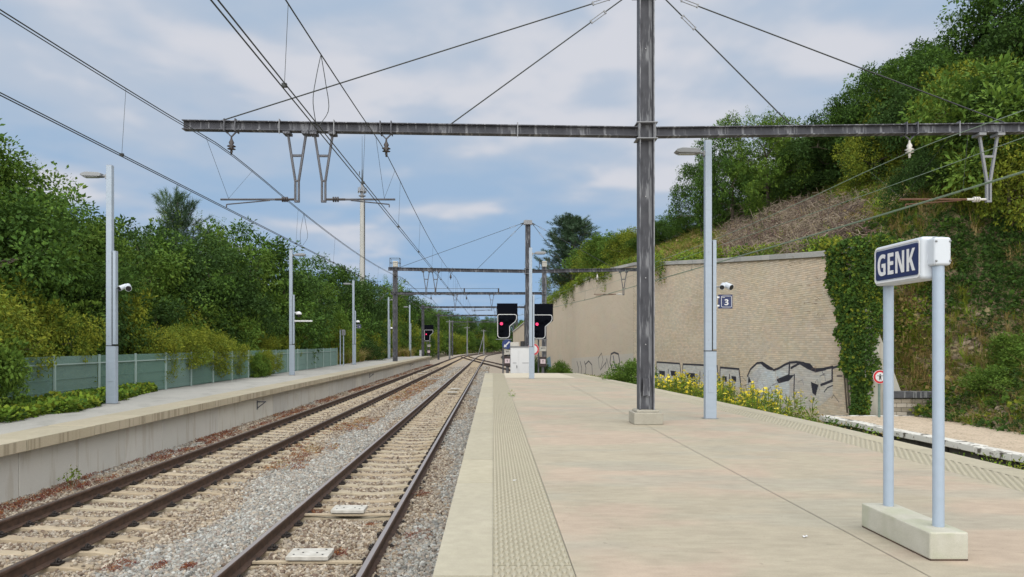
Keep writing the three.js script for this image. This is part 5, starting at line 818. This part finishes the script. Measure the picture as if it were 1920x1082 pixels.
// ---------------------------------------------------------------- planting on the slope
function onSlope(px, py) { const kx = (px - VX) / F, ky = -(py - VY) / F; for (let d = 8; d < 120; d += 0.12) { const x = kx * d; if (x > slopeX0(d) && EYE + ky * d < slopeY(x, d)) return [x, slopeY(x, d), d]; } return null; }
{
  const r = rng(131);
  const put = (p, px, ytop, d, R, label, group, sink = 0.5) => { const x = (px - VX) * d / F, y = slopeY(x, d) - sink, h = EYE - (ytop - VY) * d / F - y; plant(p, label, 'tree', x, y, d, R, r() * 6, group, h / 7.9); };
  [[1316, 285, 46, 0.66], [1372, 212, 44, 0.72], [1440, 190, 42, 0.8], [1512, 262, 41, 0.66], [1590, 180, 39, 0.82], [1650, 118, 38, 0.78], [1722, 68, 36, 0.85], [1790, 135, 36, 0.72], [1830, 150, 34, 0.8], [1895, -60, 31, 1.0], [1985, -140, 30, 1.2], [1862, 15, 34, 0.7]].forEach(([px, y, d, R], i) => put(i % 2 ? proto.tall[i % 4 === 1 ? 1 : 0] : proto.oak[i % 3], px, y, d, R, px < 1350 ? 'small leafy tree at the end of the embankment trees, nearest the pine' : px < 1530 ? 'round-topped tree on the embankment above the dead brushwood' : px < 1680 ? 'leafy tree on the embankment between the brushwood trees and the tallest ones' : 'tall leafy tree high on the embankment above the name sign', 'trees on the embankment'));
  for (let i = 0; i < 8; i++) { const px = 1660 + i * 42 + r() * 25, d = 46 + r() * 6, x = (px - VX) * d / F; plant(proto.tall[i % 2], 'dark leafy tree behind the front row on the embankment', 'tree', x, slopeY(x, d) - 0.5, d, 1.0 + 0.2 * r(), r() * 6, 'back row on the embankment', 0.75 + 0.2 * r()); }
  { const d = 84, x = (1074 - VX) * d / F, y = slopeY(x, d) - 0.5; plant(proto.pine[1], 'large dark pine standing above the far part of the brick wall', 'tree', x, y, d, 1.5, 2, null, (EYE - (412 - VY) * d / F - y) / 10); }
  { const d = 60, x = (1185 - VX) * d / F, y = slopeY(x, d) - 0.6; plant(proto.bush[0], 'small round light green tree above the brick wall', 'tree', x, y, d, 1.3, 2, null, (EYE - (428 - VY) * d / F - y) / 2.5); }
  [[1255, 400, 56], [1225, 410, 58], [1290, 395, 52]].forEach(([px, y, d]) => put(proto.oak[0], px, y, d, 0.6, 'light green low tree on the embankment beside the tall trees', 'light trees on the embankment'));
  for (const [px, d, s2] of [[1130, 66, 1.5], [1105, 72, 1.6], [1048, 88, 1.7], [1150, 62, 1.3], [1092, 78, 1.8]]) { const x = (px - VX) * d / F + 0.8; plant(proto.bush[Math.floor(r() * 2)], 'bush growing above the far part of the brick wall', 'shrub', x, slopeY(x, d) - 0.3, d, s2, r() * 6, 'bushes above the far wall', s2); }
  // shrubs on the slope under the trees
  for (const [px, py, s] of [[1300, 430, 1], [1330, 400, 1.3], [1370, 395, 1.1], [1420, 385, 1], [1480, 375, 1], [1530, 360, 1.3], [1560, 330, 1.4], [1610, 320, 1.5], [1660, 300, 1.6], [1700, 330, 1.5], [1740, 290, 1.7], [1820, 300, 1.6], [1860, 350, 1.5], [1900, 320, 1.6], [1890, 410, 1.1], [1730, 385, 0.8], [1640, 350, 1.1], [1450, 350, 1.1], [1400, 350, 1.2], [1515, 320, 1.3], [1350, 350, 1.3]]) { const h = onSlope(px, py); const kind = Math.floor(r() * 3); if (h) plant(proto.bush[kind], ['yellow-green shrub growing on the embankment below the trees', 'mixed green shrub growing on the embankment below the trees', 'dark green shrub growing on the embankment below the trees'][kind], 'shrub', h[0], h[1] - 0.25, h[2], s, r() * 6, 'shrubs on the embankment', s * (0.9 + 0.3 * r())); }
  { const h = onSlope(1852, 745); plant(proto.bush[1], 'broad bright green shrub low on the stony slope', 'shrub', h[0] + 0.2, h[1] - 0.2, h[2], 0.5, 1, null, 0.42); }
  { const h = onSlope(1905, 700); plant(proto.bush[1], 'bright green shrub low on the stony slope at its edge', 'shrub', h[0] + 0.2, h[1] - 0.2, h[2], 0.5, 3, null, 0.5); }
  // ground cover, straw, twigs and loose stones by the patches they make
  const cover = [[], []], small = [[], []], straw = [], twigs = [], rocks = [];
  const tuft = bladeTuft(16, 0.5, 0.012, 71, 1.1), tangle = twigTangle(13, 0.6, 72), rockG = new THREE.DodecahedronGeometry(1, 0).scale(1.2, 0.5, 0.9);
  for (let i = 0; i < 26000; i++) {
    const d = i < 11000 ? 12.5 + 14 * r() : 12 + 46 * Math.pow(r(), 1.5), x = slopeX0(d) + 0.05 + (d < 24 ? 8.5 : 13) * r(); if (x > 0.8 * d) continue;
    const y = slopeY(x, d), n = fbm(x * 0.4 + 50, d * 0.4 + y * 0.3, 4, 87), n2 = fbm(x * 0.9, d * 0.9 + 20, 3, 88), px = VX + x / d * F, py = VY - (y - EYE) / d * F;
    const bare = d < 24 ? sstep(1710, 1800, px) * sstep(540, 640, py) : 0, brush = sstep(1345, 1380, px) * (1 - sstep(1590, 1650, px)) * sstep(370, 392, py) * sstep(0.3, 0.5, n2 + 0.12);
    if (r() < brush * 0.84) { if (r() < 0.6) twigs.push({ m: place(x, y + 0.12 + 0.12 * r(), -d, (r() - 0.5) * 0.8, r() * 6, (r() - 0.5) * 0.8 - 0.5, 0.7 + 0.6 * r()), c: _c.setRGB(...(r() < 0.35 ? [0.10, 0.07, 0.06] : r() < 0.6 ? [0.30, 0.245, 0.18] : r() < 0.5 ? [0.17, 0.10, 0.085] : [0.21, 0.17, 0.13])).clone() }); continue; }
    if (bare && r() < bare * 0.72) { if (r() < 0.55) rocks.push({ m: place(x, y + 0.02, -d, (r() - 0.5) * 0.6, r() * 6, (r() - 0.5) * 0.6 + 0.6, 0.05 + 0.10 * r() * r()), c: _c.setRGB(...mix3([0.17, 0.13, 0.09], [0.36, 0.29, 0.21], r())).clone() }); else if (r() < 0.6) straw.push({ m: place(x, y, -d, (r() - 0.5) * 0.5, r() * 6, (r() - 0.5) * 0.5, 0.5 + 0.6 * r()), c: pick(r, ['straw', 'straw', 'straw', 'gold', 'gold']) }); continue; }
    if (n2 > 0.5 && r() < 0.65) { straw.push({ m: place(x, y, -d, (r() - 0.5) * 0.5, r() * 6, (r() - 0.5) * 0.5, 0.7 + 0.7 * r()), c: pick(r, ['straw', 'straw', 'gold', 'gold', 'straw', 'lime', 'gold']) }); continue; }
    const tint = n > 0.51 ? ['lime', 'gold', 'straw'] : n > 0.42 ? ['gold', 'gold', 'mid', 'lime', 'straw'] : n > 0.35 ? ['mid', 'mid', 'gold'] : ['dark', 'mid'];
    (r() < 0.5 ? cover : small)[Math.floor(r() * 2)].push({ m: place(x, y + 0.1 * r(), -d, (r() - 0.5) * 0.9, r() * 6, (r() - 0.5) * 0.9 + 0.35, 0.6 + 0.75 * r()), c: pick(r, tint) });
  }
  const S = (n, g, m, l, label, cat) => tag(instanced(numbered(n), g, m, l, scene), label, cat);
  cover.forEach((l, i) => S('ivy_ground_cover', IVY[i], M.leafThin, l, 'trailing ivy and bramble covering the embankment', 'ground cover').userData.group = 'ground cover on the slope');
  small.forEach((l, i) => S('leafy_ground_cover', SMALL[i], M.leafThin, l, 'low leafy weeds covering the embankment', 'ground cover').userData.group = 'weeds on the slope');
  S('dry_grass', tuft, M.leafThin, straw, 'dry straw-coloured grass on the embankment', 'grass'); S('dead_brushwood', tangle, M.stone, twigs, 'tangle of dead brown brushwood above the brick wall', 'brushwood'); S('slope_stones', rockG, M.stone, rocks, 'flat loose stones on the bare foot of the slope', 'stones');
  // greenery hanging over the coping of the wall
  const edge = []; for (let i = 0; i < 2600; i++) { const d = 24 + 86 * r(), hang = d > 50 && d < 85 ? sstep(0.35, 0.6, fbm(d * 0.8, 3, 3, 5)) * 1.5 : (d > 39.5 && d < 42.3 ? 1.2 : 0), u = r(), x = wallX(d) + (hang > 0.1 ? -0.22 - 0.1 * r() + 0.6 * (u > 0.6 ? r() : 0) : 0.32 + 0.5 * r()), y = wallTop(d) + (hang > 0.1 ? 0.28 - hang * u * r() * 1.3 : 0.15 + 0.35 * r()); if (hang < 0.1 && d < 45 && fbm(d * 0.7, 1, 2, 9) < 0.42) continue; edge.push({ m: place(x, y, -d, (r() - 0.5) * 1.5, r() * 6, (r() - 0.5) * 1.5, 0.7 + 0.7 * r()), c: pick(r, ['gold', 'lime', 'mid', 'gold']) }); }
  S('overhanging_creeper', SMALL[0], M.leafThin, edge, 'yellow-green creeper growing over the coping of the brick wall', 'creeper');
  // ivy curtain on the end of the wall
  const ivy = [[], []], ivyEdge = table([[-0.6, 22.0], [-0.15, 22.05], [0.55, 22.35], [0.8, 22.85], [1.5, 23.05], [2.4, 23.25], [3.1, 23.5], [4.3, 23.85]]), ivyRight = table([[-0.6, 11.25], [0.3, 11.38], [1.2, 11.55], [2.4, 11.7], [3.4, 12.0], [4.6, 12.5]]);
  for (let i = 0; i < 5600; i++) {
    const y = mix(-0.55, 4.75, Math.pow(r(), 0.9)), k = (y + 0.5) / 5, edgeD = ivyEdge(y) - 0.4 + 0.8 * (fbm(y * 2.2, 4, 4, 2) - 0.5), u = r(); let p;
    if (u < 0.42) { const d = mix(21.95, edgeD, r()); p = [wallX(d) - 0.03 - 0.12 * r(), y, d]; } else { const x = mix(11.0, ivyRight(y) + 0.7 * (fbm(y * 2, 9, 3, 3) - 0.5), r()); p = [x, y, 21.92 - 0.22 * r() + (x > 11.7 ? 0.35 * (x - 11.7) : 0)]; }
    if (fbm(p[0] * 1.4 + p[2] * 1.1, p[1] * 1.1 + 7, 3, 33) < 0.4 && r() < 0.8) continue;
    ivy[Math.floor(r() * 2)].push({ m: place(p[0], p[1], -p[2], 1.0 + (r() - 0.5), (r() - 0.5) * 2, (r() - 0.5) * 1.5, 0.5 + 0.45 * r()), c: pick(r, ['mid', 'mid', 'dark', 'gold', 'mid']) });
  }
  const t = thing('ivy_curtain', 'thick curtain of green ivy over the end of the brick wall', 'ivy'); ivy.forEach((l, i) => instanced('ivy_leaves', IVY[i], M.leafThin, l, t)); part('ivy_stem', merge([0, 1, 2, 3].map(i => tube([D(11.12 - i * 0.02, -0.55, 22.1 + i * 0.12), D(11.08, 1.2 + i * 0.2, 22.15 + i * 0.25), D(11.1, 3.9, 22.4 + i * 0.3)], 0.025, 10))), M.bark, t);
}
// ---------------------------------------------------------------- weeds on the track bed, yellow flowers
{
  const r = rng(171), petalG = (() => { const pos = [], R = 0.036; for (let k = 0; k < 4; k++) { const a = k * Math.PI / 2, c = (q, rad, h) => [Math.cos(a + q) * rad, h, Math.sin(a + q) * rad]; for (const p of [[0, 0, 0], c(-0.62, R, 0.012), c(0, R * 1.12, 0.018), [0, 0, 0], c(0, R * 1.12, 0.018), c(0.62, R, 0.012)]) pos.push(...p); } const g = new THREE.BufferGeometry(); g.setAttribute('position', new THREE.Float32BufferAttribute(pos, 3)); g.computeVertexNormals(); return g; })();
  const flowerPlant = (seed, n) => {
    const g = new THREE.Group(); g.name = 'evening_primrose'; const q = rng(seed), stems = [], leaves = [], petals = [];
    const lf = spray(5, 0.07, 0.13, 0.026, seed + 1);
    for (let s = 0; s < n; s++) { const a = q() * 6.3, h = 0.95 + 0.55 * q(), b = new THREE.Vector3(Math.cos(a) * 0.16 * q(), 0, Math.sin(a) * 0.16 * q()), t = b.clone().add(new THREE.Vector3(Math.cos(a) * 0.26 * q(), h, Math.sin(a) * 0.26 * q())); stems.push(rod(b, t, 0.007, 4)); for (let k = 0; k < 22; k++) { const u = 0.08 + 0.85 * q(), p = b.clone().lerp(t, u); leaves.push({ m: place(p.x, p.y, p.z, q(), q() * 6, q(), 1.5 - u * 0.8), c: pick(q, ['gold', 'mid', 'lime', 'gold']) }); } for (let k = 0; k < 0.6 + 2.2 * q(); k++) petals.push({ m: place(t.x + (q() - 0.5) * 0.09, t.y - 0.14 * q(), t.z + (q() - 0.5) * 0.09, (q() - 0.2) * 1.5, q() * 6, (q() - 0.5) * 1.2, 0.9 + 0.6 * q()) }); }
    part('stems', merge(stems), M.stem, g); instanced('leaves', lf, M.leafThin, leaves, g); instanced('flowers', petalG, M.petal, petals, g); return g;
  };
  const ps = [flowerPlant(501, 5), flowerPlant(511, 7), flowerPlant(521, 4)];
  for (let i = 0; i < 74; i++) { const d = 17.4 + 12 * Math.pow(r(), 1.1), x = Math.max(edgeX(d) + 0.35, 6.3) + 2.5 * Math.pow(r(), 1.2); if (d < 22 && x > 8.7 - (22 - d) * 0.25) continue; plant(ps[i % 3], 'tall yellow-flowered weed growing in the overgrown track bed', 'flower', x, -1.14, d, 0.95 + 0.2 * r(), r() * 6, 'yellow flowers in the track bed', 0.9 + 0.25 * r() + (d > 22 ? 0.08 : 0)); }
  const weeds = [[], []]; for (let i = 0; i < 2400; i++) { const d = 17 + 32 * r(), x = mix(edgeX(Math.min(d, 39)) + 0.1, Math.min(9.9, wallX(Math.max(22, d)) - 0.1), r()); if (d < 22 && x > 9.7) continue; weeds[i % 2].push({ m: place(x, -1.05 + 0.4 * r(), -d, r() - 0.5, r() * 6, r() - 0.5, 0.6 + 0.6 * r()), c: pick(r, ['gold', 'mid', 'lime', 'straw']) }); }
  weeds.forEach((l, i) => tag(instanced(numbered('track_bed_weeds'), SMALL[i], M.leafThin, l, scene), 'low yellow-green weeds filling the disused track bed', 'weeds', 'weeds in the track bed'));
  for (const [px, d, s, p] of [[1180, 33, 0.75, 1], [1050, 46, 0.5, 1], [1168, 34, 0.5, 0], [1010, 52, 0.6, 2], [1046, 47, 0.4, 0]]) plant(proto.bush[p], d < 40 ? 'small green shrub between the platform and the tagged wall' : 'little plant at the foot of the far brick wall', 'shrub', (px - VX) * d / F, -1.15, d, s, d, d < 40 ? 'shrubs by the tagged wall' : 'plants at the foot of the far wall', s * (d < 40 ? 1.05 : 1.3));
  // ivy creeping over the opposite platform
  const l = [[], []]; for (let i = 0; i < 4200; i++) { const d = 9 + 14.6 * r(), reach = 0.15 + 1.35 * sstep(23.6, 17, d) * (0.55 + 0.75 * fbm(d * 0.9, 2, 3, 6)), x = -11.3 + reach * Math.pow(r(), 0.85); l[i % 2].push({ m: place(x, LPY + 0.04 + 0.14 * r() * r(), -d, (r() - 0.5) * 0.5, r() * 6, (r() - 0.5) * 0.5, 0.6 + 0.45 * r()), c: pick(r, ['lime', 'lime', 'gold', 'mid']) }); }
  l.forEach((q, i) => tag(instanced(numbered('creeping_ivy'), IVY[i], M.leafThin, q, scene), 'bright green ivy creeping over the opposite platform below the fence', 'ivy', 'ivy on the opposite platform'));
  // red and rusty weeds in the stones
  const red = [[], []], add = (x, d, s, names) => red[Math.floor(r() * 2)].push({ m: place(x, ballastY(x, d) + 0.01, -d, r() - 0.5, r() * 6, r() - 0.5, s), c: pick(r, names) });
  for (let i = 0; i < 5200; i++) { const d = 9 + 78 * Math.pow(r(), 1.4), x = -7.78 + 0.62 * Math.pow(r(), 1.1); if (fbm(d * 0.5, x * 2, 3, 14) < 0.42) continue; add(x, d, 0.5 + 0.6 * r(), ['red', 'red', 'rust']); }
  for (let i = 0; i < 4600; i++) { const d = 15 + 45 * r(), x = -4.6 + 1.5 * (r() - 0.5); if (fbm(d * 0.3 + 7, x * 0.9, 3, 15) < 0.53 - 0.08 * sstep(20, 32, d)) continue; add(x, d, 0.5 + 0.7 * r(), ['rust', 'rust', 'red', 'straw']); }
  for (const [x, d, R] of [[-4.45, 8.6, 0.16], [-3.95, 8.5, 0.11], [-3.5, 8.3, 0.08], [-1.05, 6.9, 0.14], [-1.0, 9.6, 0.2], [-2.75, 11.2, 0.12], [-1.8, 10.4, 0.1], [-0.8, 7.6, 0.12], [-1.2, 12.2, 0.16], [-1.9, 8.9, 0.1]]) for (let i = 0; i < 40; i++) { const a = r() * 6.3, q = R * Math.sqrt(r()); add(x + Math.cos(a) * q, d + Math.sin(a) * q * 1.5, 0.35 + 0.4 * r(), ['red', 'red', 'rust']); }
  red.forEach((q, i) => tag(instanced(numbered('red_stonecrop'), TINY[i], M.leafThin, q, scene), 'red and rust-coloured weeds among the ballast', 'weeds', 'red weeds in the ballast'));
  // single plants
  { const t = thing('seedling', 'spindly seedling with pale leaves at the foot of the panel wall', 'plant', D(-7.55, -1.05, 12.9)); part('stems', merge([0, 1, 2, 3, 4].map(i => rod(new THREE.Vector3(0, 0, 0), new THREE.Vector3((i - 2) * 0.07, 0.32 + 0.05 * (i % 3), 0.05 * (i % 2)), 0.004, 4))), M.stem, t); instanced('leaves', spray(9, 0.09, 0.06, 0.03, 66), M.leafThin, [0, 1, 2, 3, 4, 5].map(i => ({ m: place((i - 2.5) * 0.055, 0.3 + 0.04 * (i % 3), 0, i, i, 0, 1), c: pick(r, ['gold', 'lime']) })), t); }
  { const t = thing('seedling', 'tiny green weed growing in the joint beside the studded strip', 'plant', D(0.585, 0, 22)); part('leaves', spray(30, 0.09, 0.08, 0.02, 67).translate(0, 0.1, 0), std({ color: lin(0.12, 0.2, 0.03), side: THREE.DoubleSide, roughness: 0.8 }), t); }
  const st = [], tuft = bladeTuft(22, 0.8, 0.016, 73, 0.9); for (let i = 0; i < 900; i++) { const d = 53 + 42 * r(), x = -11.4 - 1.4 * r() + (d > 85 ? 1.5 : 0); st.push({ m: place(x, d < 90 ? LPY - 0.1 : -1.1, -d, (r() - 0.5) * 0.4, r() * 6, (r() - 0.5) * 0.4, 0.9 + 0.8 * r()), c: pick(r, ['straw', 'straw', 'straw', 'gold', 'gold']) }); }
  tag(instanced(numbered('tall_dry_grass'), tuft, M.leafThin, st, scene), 'tall straw-coloured grass behind the far part of the opposite platform', 'grass');
  const ow = []; for (let i = 0; i < 70; i++) { const d = 10 + 4 * r() * r() + (i % 3) * 1.4; ow.push({ m: place(9.6 + 0.3 * r(), -1.0 + 0.3 * r(), -d, r() - 0.5, r() * 6, r() - 0.5, 0.8), c: pick(r, ['gold', 'lime']) }); }
  tag(instanced(numbered('kerb_weeds'), SMALL[1], M.leafThin, ow, scene), 'green weeds against the shade-darkened facing of the low platform', 'weeds');
}
// scraps of paper on the platform
for (const [px, py] of [[1509, 1008], [965, 902]]) { const d = F * EYE / (py - VY), t = thing('paper_scrap', px > 1200 ? 'small white paper scrap near the concrete base of the name sign' : 'small white paper scrap on the studded strip', 'litter', D((px - VX) * d / F, 0.006, d)); part('paper', sheet(3, 3, (u, v) => [(u - 0.5) * 0.035, 0.004 * Math.sin(u * 5 + v * 4) + 0.004, (v - 0.5) * 0.03]), M.white, t); part('fold', sheet(2, 2, (u, v) => [0.008 + u * 0.012, 0.006 + 0.008 * u, (v - 0.5) * 0.02]), M.white, t); }
renderer.render(scene, camera);
